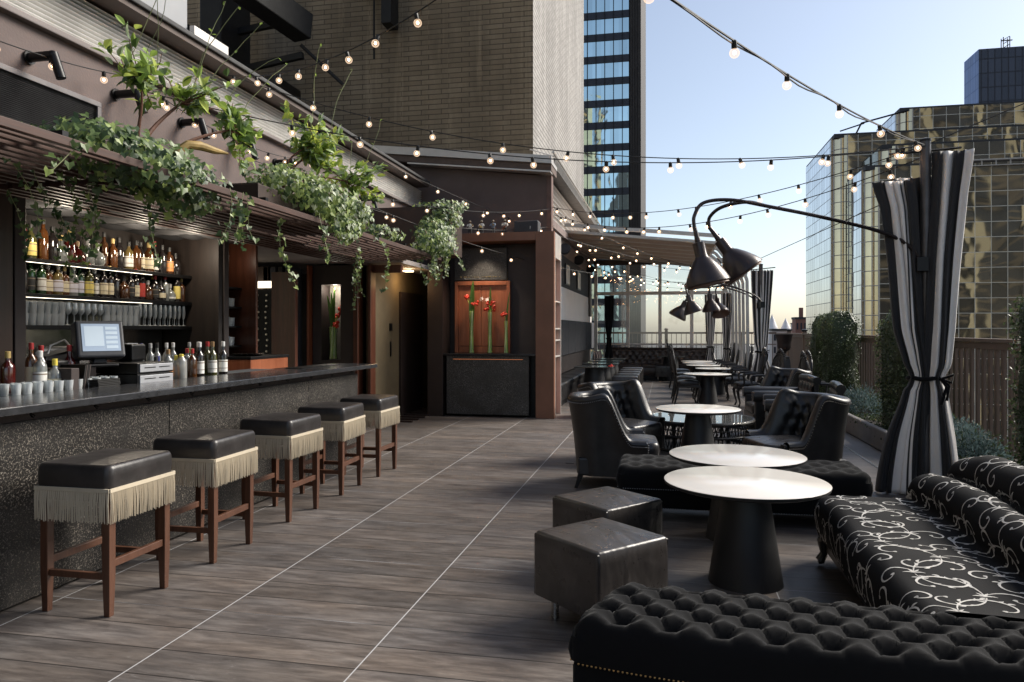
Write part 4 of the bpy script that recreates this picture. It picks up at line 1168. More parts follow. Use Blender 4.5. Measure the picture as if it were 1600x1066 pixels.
# ------------------------------------------------------------------ rolled arm club chair
def make_club(label, loc, rz):
    t = thing('club_armchair', label, 'armchair', loc, rz, group='black leather rolled arm chairs')
    m = MB(); m.box(-.36, .4, -.36, .36, .1, .34); m.build('base', LEATHER, t, smooth=0, bevel=.02)
    m = MB(); rslab(m, .62, .54, .34, .46, .05, .03, puff=.01); m.xf(Matrix.Translation((.08, 0, 0))); m.build('seat_cushion', LEATHER, t, smooth=60)
    for s in (-1, 1):
        a = MB(); a.box(-.38, .38, s*.36-.05, s*.36+.05, .12, .56)
        a.build('arm', LEATHER, t, smooth=0, bevel=.015)
        a = MB(); a.tube([(-.36, s*.38, .59), (-.1, s*.38, .59), (.2, s*.38, .59), (.39, s*.38, .585), (.41, s*.38, .585)], [.07, .072, .074, .076, .066], 16); a.build('arm_roll', LEATHER, t, smooth=50)
        a = MB(); 
        for k in range(16): q = 2*pi*k/16; a.ball((.413, s*.38+.062*cos(q), .585+.062*sin(q)), .0055, 6, 4)
        a.build('nailhead_trim', NAIL_S, t)['kind'] = 'stuff'
    def bk(u, v):
        y = (u-.5)*.74; z = .34+v*.46
        return (-.28-.1*v+tuft(y, z, .16, .11, .035)-.035, y, z)
    MB().grid(bk, 56, 36).build('back', LEATHER, t, smooth=180)
    m = MB(); m.add([(-.4, -.38, .12), (-.34, -.38, .12), (-.40, -.38, .8), (-.47, -.38, .8), (-.4, .38, .12), (-.34, .38, .12), (-.40, .38, .8), (-.47, .38, .8)], [(0, 1, 2, 3), (7, 6, 5, 4), (0, 4, 5, 1), (2, 6, 7, 3), (0, 3, 7, 4), (1, 5, 6, 2)]); m.build('back_board', LEATHER, t, smooth=0, bevel=.015)
    m = MB(); m.tube([(-.43, -.39, .8), (-.43, 0, .815), (-.43, .39, .8)], .055, 12); m.build('back_roll', LEATHER, t)
    for x in (-.32, .34):
        for y in (-.3, .3): MB().lathe([(.018, 0), (.032, .06), (.03, .1)], 10, (x, y, 0)).build('leg', WOOD_BLACK, t)
    return t
c0 = make_club('nearer rolled arm leather chair behind the right wing chair', (1.62, 9.6, 0), radians(174))
dup(c0, (1.55, 10.9, 0), rz=radians(184), label='farther rolled arm leather chair, left end of its arm beside the striped curtain foot')

# ------------------------------------------------------------------ carved black salon chairs
def make_salon(label, loc, rz, arms=False, tuftb=False, name='carved_chair'):
    t = thing(name, label, 'chair', loc, rz, group='carved black salon chairs')
    for s in (-1, 1):
        MB().tube([(.21, s*.2, .41), (.245, s*.225, .33), (.225, s*.215, .2), (.195, s*.2, .08), (.22, s*.21, .0)], [.032, .033, .022, .015, .022], 8).build('leg', WOOD_BLACK, t)
        MB().tube([(-.2, s*.17, .42), (-.22, s*.18, .25), (-.28, s*.19, 0)], [.026, .022, .017], 8).build('leg', WOOD_BLACK, t)
        MB().tube([(-.2, s*.13, .42), (-.235, s*.12, .54), (-.26, s*.155, .62)], .02, 8).build('back_post', WOOD_BLACK, t)
    m = MB(); m.poly([(.25, -.25), (.27, 0), (.25, .25), (-.2, .2), (-.22, 0), (-.2, -.2)], .36, .42); m.build('seat_rail', WOOD_BLACK, t, smooth=0, bevel=.012)
    m = MB(); rslab(m, .46, .47, .42, .5, .08, .03, puff=.01); m.xf(Matrix.Translation((.02, 0, 0))); m.build('seat', LEATHER, t, smooth=60)
    def bp(a, r=1.0): # back outline, shield-like oval leaning back
        y = .225*cos(a)*r; z = .86+.26*sin(a)*r*(1.05 if sin(a) > 0 else .98)
        y *= 1+.08*sin(a)
        return (-.22-(z-.5)*.16, y, z)
    m = MB(); m.tube([bp(2*pi*k/32) for k in range(33)], .026, 8)
    # carved crest
    for k in range(-4, 5):
        a = pi/2+k*.16; x, y, z = bp(a, 1.08); m.ball((x, y, z+.012*(4-abs(k))), .022+.004*(4-abs(k)), 7, 5)
    x, y, z = bp(pi/2, 1.12); m.tube([(x, -.05, z+.0), (x, -.02, z+.05), (x, .0, z+.065), (x, .02, z+.05), (x, .05, z+.0)], [.01, .018, .02, .018, .01], 7)
    m.build('back_frame', WOOD_BLACK, t)
    m = MB(); vs = []; n = 28; rings = 10
    def pad(side, m):
        vs = []; fs = []
        for l in range(rings+1):
            r = .93*(1-l/rings)
            for k in range(n):
                x, y, z = bp(2*pi*k/n, r)
                tf = tuft(y, z, .13, .09, .03) if tuftb and side > 0 else .026*(1-r*r)+.008
                vs.append((x+side*(tf*min(1, (1.03-r)*5)+.004), y, z))
        for l in range(rings):
            for k in range(n): k2 = (k+1) % n; fs.append((l*n+k, l*n+k2, (l+1)*n+k2, (l+1)*n+k))
        m.add(vs, fs)
    pad(1, m); pad(-1, m); m.build('back_pad', LEATHER if tuftb else FAB_DARK, t, smooth=180)
    if arms:
        for s in (-1, 1): MB().tube([(-.24, s*.21, .7), (-.05, s*.27, .7), (.1, s*.28, .69), (.14, s*.275, .64), (.12, s*.255, .5), (.16, s*.24, .41)], [.018, .024, .022, .02, .018, .02], 8).build('arm', WOOD_BLACK, t)
    return t
s0 = make_salon('carved black side chair on the left of the fourth white table, nearest of that row', (.42, 15.2, 0), radians(6))
for i, (x, y, r) in enumerate(((.40, 16.5, -4), (.44, 17.9, 5), (.36, 19.4, 0))):
    dup(s0, (x, y, 0), rz=radians(r), label='carved black side chair left of the white tables, %s from the near end' % nth(i+1))
a0 = make_salon('carved black armchair right of the fourth white table, nearest of that row', (1.58, 15.0, 0), radians(185), True, name='carved_armchair')
for i, (x, y, r) in enumerate(((1.5, 16.3, 178), (1.56, 17.5, 183), (1.46, 18.7, 176), (1.45, 19.8, 182), (1.42, 20.9, 180))):
    dup(a0, (x, y, 0), rz=radians(r), label='carved black armchair right of the white tables, %s from the near end' % nth(i+1))
b0 = make_salon('buttoned carved chair in front of the dark urn', (2.02, 12.9, 0), radians(195), True, True, 'buttoned_armchair')
dup(b0, (2.45, 12.4, 0), rz=radians(5), label='carved black chair seen from behind, nearest the hedge')
b1 = dup(b0, (1.75, 13.9, 0), rz=radians(200), label='buttoned carved chair just left of the dark urn')

# ------------------------------------------------------------------ patterned scroll sofa
def sofa():
    t = thing('patterned_sofa', 'black sofa with silver scrolling leaf pattern and rolled cushions', 'sofa', (0, 0, 0))
    XF, YN, YF = .93, 3.0, 5.12
    # cross section (x from the front edge, z), run front-bottom -> seat -> lower roll -> dip -> upper roll -> back
    key = [(.03, .16), (.005, .25), (.0, .34), (.01, .39), (.045, .43), (.1, .445), (.3, .45), (.52, .44), (.58, .44), (.58, .48), (.565, .55), (.59, .61), (.65, .645), (.72, .635), (.765, .6),
           (.785, .61), (.785, .67), (.81, .735), (.87, .775), (.95, .77), (1.01, .71), (1.03, .6), (1.04, .35), (1.04, .12)]
    # arc length resample through a smooth curve
    def cr(p0, p1, p2, p3, t):
        return tuple(.5*((2*p1[k])+(-p0[k]+p2[k])*t+(2*p0[k]-5*p1[k]+4*p2[k]-p3[k])*t*t+(-p0[k]+3*p1[k]-3*p2[k]+p3[k])*t**3) for k in (0, 1))
    dense = []
    for i in range(len(key)-1):
        a = key[max(0, i-1)]; b_ = key[i]; c = key[i+1]; d = key[min(len(key)-1, i+2)]
        for k in range(6): dense.append(cr(a, b_, c, d, k/6))
    dense.append(key[-1])
    S = [0]
    for a, b_ in zip(dense[:-1], dense[1:]): S.append(S[-1]+math.hypot(b_[0]-a[0], b_[1]-a[1]))
    T = S[-1]
    def prof(s):
        s = max(0, min(T, s)); lo = 0; hi = len(S)-1
        while hi-lo > 1:
            mid = (lo+hi)//2
            if S[mid] <= s: lo = mid
            else: hi = mid
        f = (s-S[lo])/max(1e-9, S[hi]-S[lo]); a, b_ = dense[lo], dense[hi]
        return a[0]+(b_[0]-a[0])*f, a[1]+(b_[1]-a[1])*f
    def surf(s, y, off=0.0):
        e = YF-y; x, z = prof(s)
        # far end: everything rounds over, back drops into a low scrolled end
        k = max(0, 1-e/.13); k = k*k
        lowr = sstep(0, .5, e)
        if x > .5 and z > .44: z = .44+(z-.44)*(.72+.28*lowr)
        z -= .16*k*(1 if z > .3 else .3); x0 = .06*k
        x = x+x0*(1-min(1, x/.6))
        X = XF+x+.012*sin(y*3.0)
        z += .008*sin(y*7+x*5)
        return Vector((X, y, z))
    def nrm(s, y):
        a = surf(s+.006, y)-surf(s-.006, y); b_ = surf(s, y+.006)-surf(s, y-.006)
        n = a.cross(b_); 
        n.normalize(); return n
    m = MB(); NU = 110
    yy = [YN+(YF-YN)*i/70 for i in range(71)]
    m.grid(lambda u, v: surf(u*T, YN+(YF-YN)*(1-(1-v)**1.4)), NU, 80)
    # closed far end
    ring = [surf(T*i/60, YF) for i in range(61)]
    c = Vector((XF+.5, YF+.015, .25)); m.add(ring+[c], [(i, i+1, 61) for i in range(60)]+[(60, 0, 61)])
    m.build('upholstery', FAB_BLK, t, smooth=180)
    # fringe of black fur between the rolls
    m = MB(); random.seed(4)
    for i in range(1500):
        y = random.uniform(YN+.1, YF-.15); p = surf(S[14*6]+random.uniform(-.02, .03), y); d = Vector((random.uniform(-.5, .3), random.uniform(-.6, .6), 1)).normalized()
        w_ = .004; q = p+d*random.uniform(.02, .05); m.add([p+Vector((0, w_, 0)), p-Vector((0, w_, 0)), q], [(0, 1, 2)])
    m.build('fur_trim', FAB_DARK, t, smooth=0)
    # scrolls: leafy spirals laid out in (s, y), pressed on to the cloth
    m = MB()
    def ribbon(pts, w0, w1, mid=1.0):
        n = len(pts); L = []; R = []
        for i, (s, y) in enumerate(pts):
            if not (0.01 < s < T-.2 and YN < y < YF-.005): 
                if len(L) > 1: flush(L, R)
                L, R = [], []; continue
            j = min(i+1, n-1); k = max(i-1, 0)
            ds, dy = pts[j][0]-pts[k][0], pts[j][1]-pts[k][1]; q = math.hypot(ds, dy) or 1; ns, ny = -dy/q, ds/q
            f = i/(n-1); w = (w0+(w1-w0)*f+mid*sin(pi*f))*random.uniform(.8, 1.2)
            a = surf(s+ns*w, y+ny*w); b_ = surf(s-ns*w, y-ny*w); no = nrm(s, y)*.0022
            L.append(a+no); R.append(b_+no)
        if len(L) > 1: flush(L, R)
    def flush(L, R):
        n = len(L); m.add(L+R, [(i, i+1, n+i+1, n+i) for i in range(n-1)])
    def spiral(s, y, ang, r, turn, sgn, w):
        pts = []; N = 22
        x_, y_ = s, y; a = ang; stp = r*.30
        for i in range(N):
            pts.append((x_, y_)); f = i/N; x_ += cos(a)*stp*(1-f*.62); y_ += sin(a)*stp*(1-f*.62); a += sgn*turn*(.1+.32*f)
        ribbon(pts, w*.3, w*.3, w*.75)
        m_ = pts[-1]; # bulb at the eye
        for q in range(3): ribbon([(m_[0]+.006*cos(k), m_[1]+.006*sin(k)) for k in (q*2, q*2+1, q*2+2)], w*.8, w*.6, .001)
        return pts
    def leaf(s, y, a, l, w, bend):
        ribbon([(s+cos(a+bend*k/8)*l*k/8, y+sin(a+bend*k/8)*l*k/8) for k in range(9)], .001, .0006, w)
    random.seed(21)
    s = .03; row = 0
    while s < T-.22:
        y = YN+.0+(row % 2)*.21
        sg = 1 if row % 2 else -1
        while y < YF+.1:
            a = pi/2+random.uniform(-.3, .3); r = random.uniform(.085, .11)
            stem = spiral(s, y, a, r, 1.0, sg, .0056)
            st2 = spiral(s+.01, y+.02, a-sg*.9, r*.62, 1.15, -sg, .0052)
            st3 = spiral(s, y-.01, a+pi-sg*.35, r*.78, .95, -sg, .0055)
            for k, (ps, py) in enumerate(stem[3:14:2]): leaf(ps, py, a+sg*(.3*k)+sg*(-1.1 if k % 2 else .9), .04-.002*k, .0055, sg*.9*(1 if k % 2 else -1))
            for k, (ps, py) in enumerate(st3[2:11:3]): leaf(ps, py, a+pi+sg*(-.9+.3*k), .032, .005, -sg*.8)
            for k in range(4): leaf(s, y, a+(k-1.5)*.5, .045, .0045, .5*(k-1.5))
            y += .46
        s += .175; row += 1
    m.build('scroll_pattern', SILVER, t, smooth=0)
    for y in (YF-.16, YN+.2):
        MB().tube([(XF+.09, y, .2), (XF+.05, y, .15), (XF+.055, y, .08), (XF+.03, y, .03), (XF+.02, y, .028)], [.045, .04, .024, .03, .02], 10).build('leg', WOOD_BLACK, t)
    MB().box(XF+.06, XF+1.0, YN, YF-.08, .1, .19).build('base_rail', WOOD_BLACK, t, smooth=0)
    return t
FAB_BLK = fabric('black_satin_cotton', (.0045, .0045, .0055), .8, .0, 500)
SILVER = pmat('silver_thread', (.52, .5, .47), .5, .15, .3, 30)
sofa()

# ------------------------------------------------------------------ banquettes
def banquette(label, loc, rz, L, lm, name='tufted_banquette'):
    """back along local +y side; seat towards -y; centred on x"""
    t = thing(name, label, 'banquette', loc, rz)
    m = MB(); m.box(-L/2, L/2, -.02, .5, .0, .12); m.build('plinth', STEEL_DK, t, smooth=0)
    m = MB()
    m.grid(lambda u, v: ((u-.5)*L, -.06+.0*v-.02*sin(pi*v), .12+v*.28), int(L/.1), 6); m.build('seat_front', lm, t, smooth=180)
    n = max(2, round(L/1.1)); w = L/n
    for k in range(n):
        mm = MB(); rslab(mm, w-.01, .62, .36, .46, .05, .02, puff=.006); mm.xf(Matrix.Translation((-L/2+w*(k+.5), .22, 0))); mm.build('seat_cushion', lm, t, smooth=60)
    def bk(u, v):
        x = (u-.5)*L; z = .44+v*.48; a = sstep(.9, 1, v)
        return (x, .5+.07*v-tuft(x, z, .2, .13, .05)*(1-a)+.0*a, z-.0*a)
    MB().grid(bk, int(L/.03), 26).build('tufted_back', lm, t, smooth=180)
    m = MB(); m.tube([(-L/2, .56, .915), (L/2, .56, .915)], .035, 10); m.box(-L/2, L/2, .56, .64, .1, .93); m.build('back_roll', lm, t)
    return t
banquette('long black buttoned leather banquette along the left wall', (-2.0-.02, 17.7, 0), radians(90), 8.6, LEATHER)
banquette('brown buttoned leather banquette below the glass end wall', (-.2, 22.3, 0), 0, 3.1, LEATHER_BROWN)
t = None
for i, (y, lb, mt) in enumerate(((21.2, 'plum striped cushion in the banquette corner, nearer of the two', 0), (21.6, 'plum striped cushion tucked deeper in the banquette corner', 1))):
    c = thing('striped_cushion', lb, 'cushion', (-1.95, y, .66), radians(-20), group='striped cushions on the banquette')
    m, nt, b = mat0('cushion_stripes'); x_, y_, z_ = sep(nt, coords(nt)); lnk(nt, mixc(nt, mth(nt, 'LESS_THAN', mth(nt, 'FRACT', mth(nt, 'MULTIPLY', y_, 9)), .25), (.03, .014, .016), (.4, .33, .3)), b.inputs['Base Color']); b.inputs['Roughness'].default_value = .8
    MB().grid(lambda u, v: ((1 if 1 else 1)*.09*sin(pi*u)**.5*sin(pi*v)**.5, (u-.5)*.46, (v-.5)*.42), 14, 14).grid(lambda u, v: (-.09*sin(pi*u)**.5*sin(pi*v)**.5, (.5-u)*.46, (v-.5)*.42), 14, 14).build('cover', m, c, smooth=180)

for o in COL.objects:
    if o.get('group') == 'carved black salon chairs': o.scale = (.95, .95, .93)

# ------------------------------------------------------------------ striped curtains
def stripe_mat(name, n, dark=(.014, .0135, .016), light=(.85, .81, .78), mid=(.16, .155, .17)):
    m, nt, b = mat0(name)
    u, v, w = sep(nt, coords(nt, 'UV'))
    f = mth(nt, 'FRACT', mth(nt, 'MULTIPLY', u, n))
    c = ramp(nt, f, [(0, dark), (.52, dark), (.525, light), (.92, light), (.925, dark), (.945, dark), (.95, light), (.975, light), (.98, dark)])
    gr = noi(nt, coords(nt), 12, 4, .6)
    lnk(nt, mixc(nt, .25, c, mixc(nt, gr, (.5, .5, .5), (1, 1, 1)), 'MULTIPLY'), b.inputs['Base Color'])
    b.inputs['Roughness'].default_value = .75; b.inputs['Sheen Weight'].default_value = .15
    wr = noi(nt, scl(nt, coords(nt), (3, 3, 1)), 4, 4, .6, .8)
    lnk(nt, bump(nt, wr, .35, .02), b.inputs['Normal'])
    return m
ST1 = stripe_mat('striped_canvas', 2.7)
ST2 = stripe_mat('striped_canvas_fine', 12)
def pleated(label, loc, rz, panels, mt, tie, tw, name='striped_curtain', group='tied back curtains on the terrace posts'):
    """each panel: rows of (z, left x, right x, y), number of pleats, stripe offset; gathered at the tie"""
    t = thing(name, label, 'curtain', loc, rz, group=group)
    for pi_, (rows, n, u0, u1, depth) in enumerate(panels):
        zs = [r[0] for r in rows]
        def row(z):
            for i in range(len(rows)-1):
                if rows[i][0] <= z <= rows[i+1][0]: break
            f = (z-rows[i][0])/(rows[i+1][0]-rows[i][0])
            p = [rows[max(0, i-1)], rows[i], rows[i+1], rows[min(len(rows)-1, i+2)]]
            out = []
            for k in (1, 2, 3):
                a_, b_, c_, d_ = (q[k] for q in p); out.append(.5*(2*b_+(c_-a_)*f+(2*a_-5*b_+4*c_-d_)*f*f+(3*b_-a_-3*c_+d_)*f**3) if i not in () else b_)
            return out
        def f(u, v):
            z = zs[0]+(zs[-1]-zs[0])*v
            x0, x1, y = row(z); w = x1-x0
            g = u*n*2*pi+.7*sin(u*5+pi_)+.5*sin(z*1.9+u*4+pi_)
            bite = depth*(.35+.65*min(1, abs(w)/.3))
            return (x0+w*u+.32*w/n*sin(g+1.2), y+bite*sin(g)+.35*bite*sin(g*2.3+z*1.3+pi_)+.3*bite*sin(u*7+z), z+(.012*sin(g) if v > .99 else 0))
        MB().grid(f, 150, 70, uv=lambda u, v: (u0+(u1-u0)*u, v)).build('cloth', mt, t, smooth=180, solid=.004)
    m = MB(); m.tube([(tw*cos(2*pi*k/24), tw*.75*sin(2*pi*k/24), tie+.008*sin(k)) for k in range(25)], .02, 8)
    m.tube([(tw*.8, -tw*.6, tie), (tw*1.25, -tw*.7, tie-.06), (tw*1.1, -tw*.8, tie-.19)], .013, 6); m.tube([(tw*.8, -tw*.6, tie), (tw*1.1, -tw*.7, tie-.07), (tw*.8, -tw*.9, tie-.23)], .013, 6)
    m.tube([(tw*.8, -tw*.6, tie), (tw*1.5, -tw*.7, tie+.04), (tw*1.4, -tw*.6, tie-.03), (tw*.8, -tw*.6, tie)], .013, 6)
    m.build('tie_band', FAB_DARK, t)
    return t
pleated('big black and white striped curtain tied to the near lamp post beside the patterned sofa', (2.30, 7.25, 0), radians(-12),
    [([(.012, -.42, -.02, -.04), (.5, -.33, -.02, -.05), (.95, -.18, -.01, -.05), (1.06, -.13, 0, -.05), (1.18, -.18, 0, -.06), (1.5, -.27, -.03, -.06), (2.1, -.32, -.06, -.05), (2.6, -.38, -.08, -.04), (2.86, -.45, -.1, -.02)], 4, 0, .5, .05),
     ([(.012, -.06, .27, .02), (.5, -.05, .22, -.02), (.95, -.02, .16, -.04), (1.06, -.02, .13, -.05), (1.18, -.03, .18, -.05), (1.5, -.02, .21, -.05), (2.1, .0, .25, -.04), (2.7, .04, .31, 0), (3.1, .05, .36, .02)], 4, .0, .62, .055),
     ([(.012, -.25, .25, .10), (1.06, -.1, .1, .09), (1.5, -.2, .2, .1), (2.6, -.28, .1, .08), (2.9, -.3, .1, .08)], 5, .1, .7, .04)], ST1, 1.06, .14)
def farc(label, loc, H, tie, s, ph, mt=None, nm='striped_curtain'):
    k = s
    pleated(label, loc, 0, [([(.012, -.26*k, .05*k, -.03), (.5, -.2*k, .04*k, -.03), (tie, -.09*k, .02, -.03), (tie+.2, -.13*k, .02, -.03), (H*.7, -.17*k, .02, -.03), (H, -.2*k, .03, 0)], 4, ph, ph+.5, .04),
        ([(.012, -.03*k, .27*k, 0), (.5, -.02*k, .2*k, 0), (tie, -.02, .09*k, -.02), (tie+.2, -.02, .12*k, -.02), (H*.7, 0, .17*k, 0), (H, 0, .22*k, 0)], 4, ph+.2, ph+.8, .04)], mt or ST2, tie, .1*k, nm)
farc('striped curtain tied to the second lamp post, beyond the big near one', (2.10, 17.3, 0), 2.84, 1.0, 1.15, .0)
farc('black curtain hanging before the left pane of the glass end wall', (-1.72, 22.75, 0), 2.55, 1.22, .7, 0, fabric('black_drape', (.01, .01, .012)), 'black_curtain')
farc('narrow striped curtain before the right panes of the glass end wall', (1.3, 22.6, 0), 2.55, .98, .85, .1)
farc('striped curtain on the right side of the pergola, near the glass end wall', (1.62, 20.6, 0), 2.5, .98, .8, .3)
def post(label, loc, H):
    t = thing('lamp_post', label, 'post', loc, group='round posts along the terrace edge')
    MB().tube([(0, 0, 0), (0, 0, H)], .045, 16).build('pole', pmat('grey_post', (.09, .085, .088), .4, .5), t)
    MB().lathe([(.12, 0), (.12, .012), (.05, .02)], 20).build('base_plate', STEEL_DK, t)
    m = MB(); m.tube([(-.32, -.08, H-.12), (.32, .08, H-.05)], .012, 6); m.lathe([(.05, H), (.05, H+.02), (.01, H+.035)], 12); m.build('curtain_rod', STEEL_DK, t)
    return t
post('near terrace post wrapped in the big striped curtain', (2.30, 7.25, 0), 3.2)
post('second terrace post wrapped in a striped curtain', (2.10, 17.3, 0), 2.95)

# ------------------------------------------------------------------ gooseneck lamps
def shade_at(par, p, tilt, yaw, s=1.0):
    ax = Matrix.Rotation(yaw, 3, 'Z') @ Matrix.Rotation(tilt, 3, 'Y')
    prof = [(.034, .24), (.056, .232), (.056, .11), (.06, .1), (.064, .088), (.086, .068), (.135, .0), (.178, -.075), (.204, -.135), (.209, -.155), (.206, -.16)]
    m = MB(); m.lathe([(a*s, b*s) for a, b in prof], 36, p, ax=ax, cap=False); o = m.build('lamp_shade', LAMP, par)
    i = MB(); i.lathe([(.195*s, -.178*s), (.15*s, -.07*s), (.09*s, .035*s), (.001, .05*s)], 30, p, ax=ax, cap=False); i.build('shade_lining', LAMP_IN, o)
    c = MB(); c.lathe([(.018*s, .4*s), (.022*s, .3*s), (.03*s, .235*s), (.03*s, .2*s)], 12, p, ax=ax); c.build('socket_cap', LAMP, o)
    b = MB(); b.ball(Vector(p)+ax @ Vector((0, 0, -.05*s)), .03*s, 10, 8); b.build('bulb', pmat('frosted_bulb', (.7, .66, .6), .4), o)
    return Vector(p)+ax @ Vector((0, 0, .39*s))
def smooth_path(P, n=8):
    P = [Vector(p) for p in P]; out = []
    for i in range(len(P)-1):
        a, b, c, d = P[max(0, i-1)], P[i], P[i+1], P[min(len(P)-1, i+2)]
        for k in range(n):
            f = k/n; out.append(.5*(2*b+(c-a)*f+(2*a-5*b+4*c-d)*f*f+(3*b-a-3*c+d)*f**3))
    return out+[P[-1]]
def goose(label, base, heads, s=1.0):
    t = thing('gooseneck_lamp', label, 'lamp', base, group='twin gooseneck lamps on the terrace posts')
    for (hx, hy, hz, tilt, yaw, path) in heads:
        top = shade_at(t, Vector((hx, hy, hz)), tilt, yaw, s)
        MB().tube(smooth_path(path+[tuple(top+Vector((0, 0, .1))), tuple(top)]), .017, 10).build('arm', LAMP, t)
    m = MB(); m.box(-.05, .05, -.05, .05, -.08, .05); m.build('bracket', STEEL_DK, t, smooth=0, bevel=.005)
    return t
LONG = [(0, 0, 0), (-.12, 0, .17), (-.37, 0, .3), (-.85, 0, .44), (-1.3, 0, .55)]
goose('nearest lamp pair, big dark cone shades arching out from the near striped curtain', (2.25, 7.2, 2.1),
      [(-1.9, -.16, -.02, radians(-13), 0, LONG+[(-1.65, -.03, .62), (-1.9, -.1, .59)]),
       (-1.6, .2, .08, radians(-36), 0, LONG+[(-1.5, .06, .61), (-1.72, .13, .58)])])
SHORT = [(0, 0, 0), (-.1, 0, .14), (-.35, 0, .28), (-.7, 0, .4)]
goose('small distant lamp pair hanging lowest and leftmost, half behind the big shades', (2.05, 16.6, 2.05),
      [(-1.5, -.1, -.02, radians(-18), 0, SHORT+[(-1.1, -.05, .5), (-1.4, -.1, .49)]), (-1.72, .4, -.12, radians(28), 0, SHORT+[(-1.2, .2, .38), (-1.5, .35, .4)])])
goose('small distant lamp pair close beside the second striped curtain', (2.05, 17.25, 2.05),
      [(-1.05, -.1, .03, radians(-6), 0, SHORT+[(-.9, -.05, .55), (-1.05, -.1, .5)]), (-.84, .2, -.05, radians(-28), radians(-70), SHORT+[(-.8, .15, .46)])])

# ------------------------------------------------------------------ fence
def fence(label, x, y0, y1, pitch=.165, w=.062):
    t = thing('slat_fence', label, 'fence', (x, (y0+y1)/2, 0), group='taupe slat fence along the terrace edge')
    L = (y1-y0)/2
    m = MB(); m.box(-.05, .05, -L, L, 1.36, 1.4); m.box(-.02, .02, -L, L, .12, .17); m.box(-.02, .02, -L, L, 1.28, 1.355); m.build('rail', FENCE, t, smooth=0, bevel=.004)
    m = MB(); y = -L+.1
    while y < L-.05: m.box(-.015, .015, y-w/2, y+w/2, .0, 1.28); y += pitch
    s = m.build('slats', FENCE, t, smooth=0)
    for yy in (-L, ):
        m = MB(); m.box(-.055, .055, yy-.055, yy+.055, 0, 1.44); m.build('post', FENCE, t, smooth=0, bevel=.004)
        m = MB(); m.lathe([(.05, 1.441), (.08, 1.47), (.082, 1.49), (.03, 1.51), (.001, 1.515)], 12, (0, yy, 0)); m.build('post_cap', STEEL_DK, t)
ys = [3.2, 5.6, 8.05, 10.45, 12.8, 15.2, 17.6, 20.0, 22.4, 24.8]
nm = ['behind the patterned sofa, off to the right', 'nearest the right edge, behind the tall hedge', 'right of the big striped curtain, before the bronze glass', 'between the big curtain and the second hedge', 'between the first and second hedge', 'behind the double hedge', 'behind the dark urn', 'past the dark urn', 'near the far corner']
for i in range(9): fence('taupe vertical slat fence bay '+nm[i], 3.5, ys[i], ys[i+1])

# ------------------------------------------------------------------ leaves
def leafmat(name, c1, c2, rough=.45, trans=.25):
    m, nt, b = mat0(name)
    lnk(nt, mixc(nt, noi(nt, coords(nt), 25, 3), c1, c2), b.inputs['Base Color'])
    b.inputs['Roughness'].default_value = rough
    o = nt.nodes['Material Output']
    tr = nt.nodes.new('ShaderNodeBsdfTranslucent'); tr.inputs[0].default_value = (*[min(1, q*1.6) for q in c2], 1)
    ms = nt.nodes.new('ShaderNodeMixShader'); ms.inputs[0].default_value = trans
    lnk(nt, b.outputs[0], ms.inputs[1]); lnk(nt, tr.outputs[0], ms.inputs[2]); lnk(nt, ms.outputs[0], o.inputs[0])
    return m
IVY = [leafmat('ivy_dark', (.025, .05, .02), (.05, .09, .035)), leafmat('ivy_mid', (.075, .12, .035), (.12, .18, .055)), leafmat('ivy_pale', (.2, .28, .07), (.32, .4, .13)), leafmat('ivy_cream_edge', (.32, .38, .24), (.45, .5, .36))]
BAY = [leafmat('bay_dark', (.045, .085, .02), (.07, .12, .03)), leafmat('bay_green', (.17, .27, .045), (.26, .37, .08)), leafmat('bay_lime', (.34, .42, .07), (.48, .55, .12)), leafmat('bay_back', (.2, .27, .16), (.36, .44, .26))]
BOX = [leafmat('box_dark', (.022, .036, .014), (.04, .06, .022)), leafmat('box_mid', (.05, .078, .03), (.08, .115, .045)), leafmat('box_light', (.12, .16, .08), (.2, .24, .14))]
JUN = [leafmat('juniper_dark', (.04, .07, .06), (.06, .1, .09)), leafmat('juniper_blue', (.11, .17, .17), (.18, .26, .26)), leafmat('juniper_green', (.06, .09, .03), (.1, .14, .05))]
BARK = pmat('red_brown_bark', (.12, .05, .03), .7, 0, .3, 20, .3, 60)
YBARK = pmat('yellow_stem', (.3, .2, .06), .6, 0, .3, 20)
VINE = pmat('pale_vine', (.2, .22, .1), .6)
def ivyleaf(m, p, n, up, s, mi):
    """five lobed leaf folded a little along its rib"""
    n = n.normalized(); a = (up-n*up.dot(n))
    a = a.normalized() if a.length > 1e-4 else n.orthogonal().normalized()
    b = n.cross(a)
    sh = [(0, -.15, 0), (.42, -.42, .06), (.5, .05, .1), (.3, .2, .05), (0, .68, -.05), (-.3, .2, .05), (-.5, .05, .1), (-.42, -.42, .06)]
    vs = [p+(b*x+a*-y+n*z)*s for x, y, z in sh]; c = p
    m.add(vs, [(0, 1, 2, 3), (0, 3, 4), (0, 4, 5), (0, 5, 6, 7)], mi)
def ovalleaf(m, p, d, n, l, w, mi):
    d = d.normalized(); b = d.cross(n)
    b = b.normalized() if b.length > 1e-4 else d.orthogonal().normalized()
    n = b.cross(d)
    pr = [(0, 0), (.25, .75), (.5, 1), (.75, .72), (1, 0)]
    L = [p+d*l*f+b*w*g+n*(w*.35*g-l*.12*f*f) for f, g in pr]; R = [p+d*l*f-b*w*g+n*(w*.35*g-l*.12*f*f) for f, g in pr]
    C = [p+d*l*f-n*l*.12*f*f for f, g in pr]
    m.add(L+R+C, [(0, 1, 11, 10), (1, 2, 12, 11), (2, 3, 13, 12), (3, 4, 14, 13), (10, 11, 6, 5), (11, 12, 7, 6), (12, 13, 8, 7), (13, 14, 9, 8)], mi)
def rv(): return Vector((random.gauss(0, 1), random.gauss(0, 1), random.gauss(0, 1)))
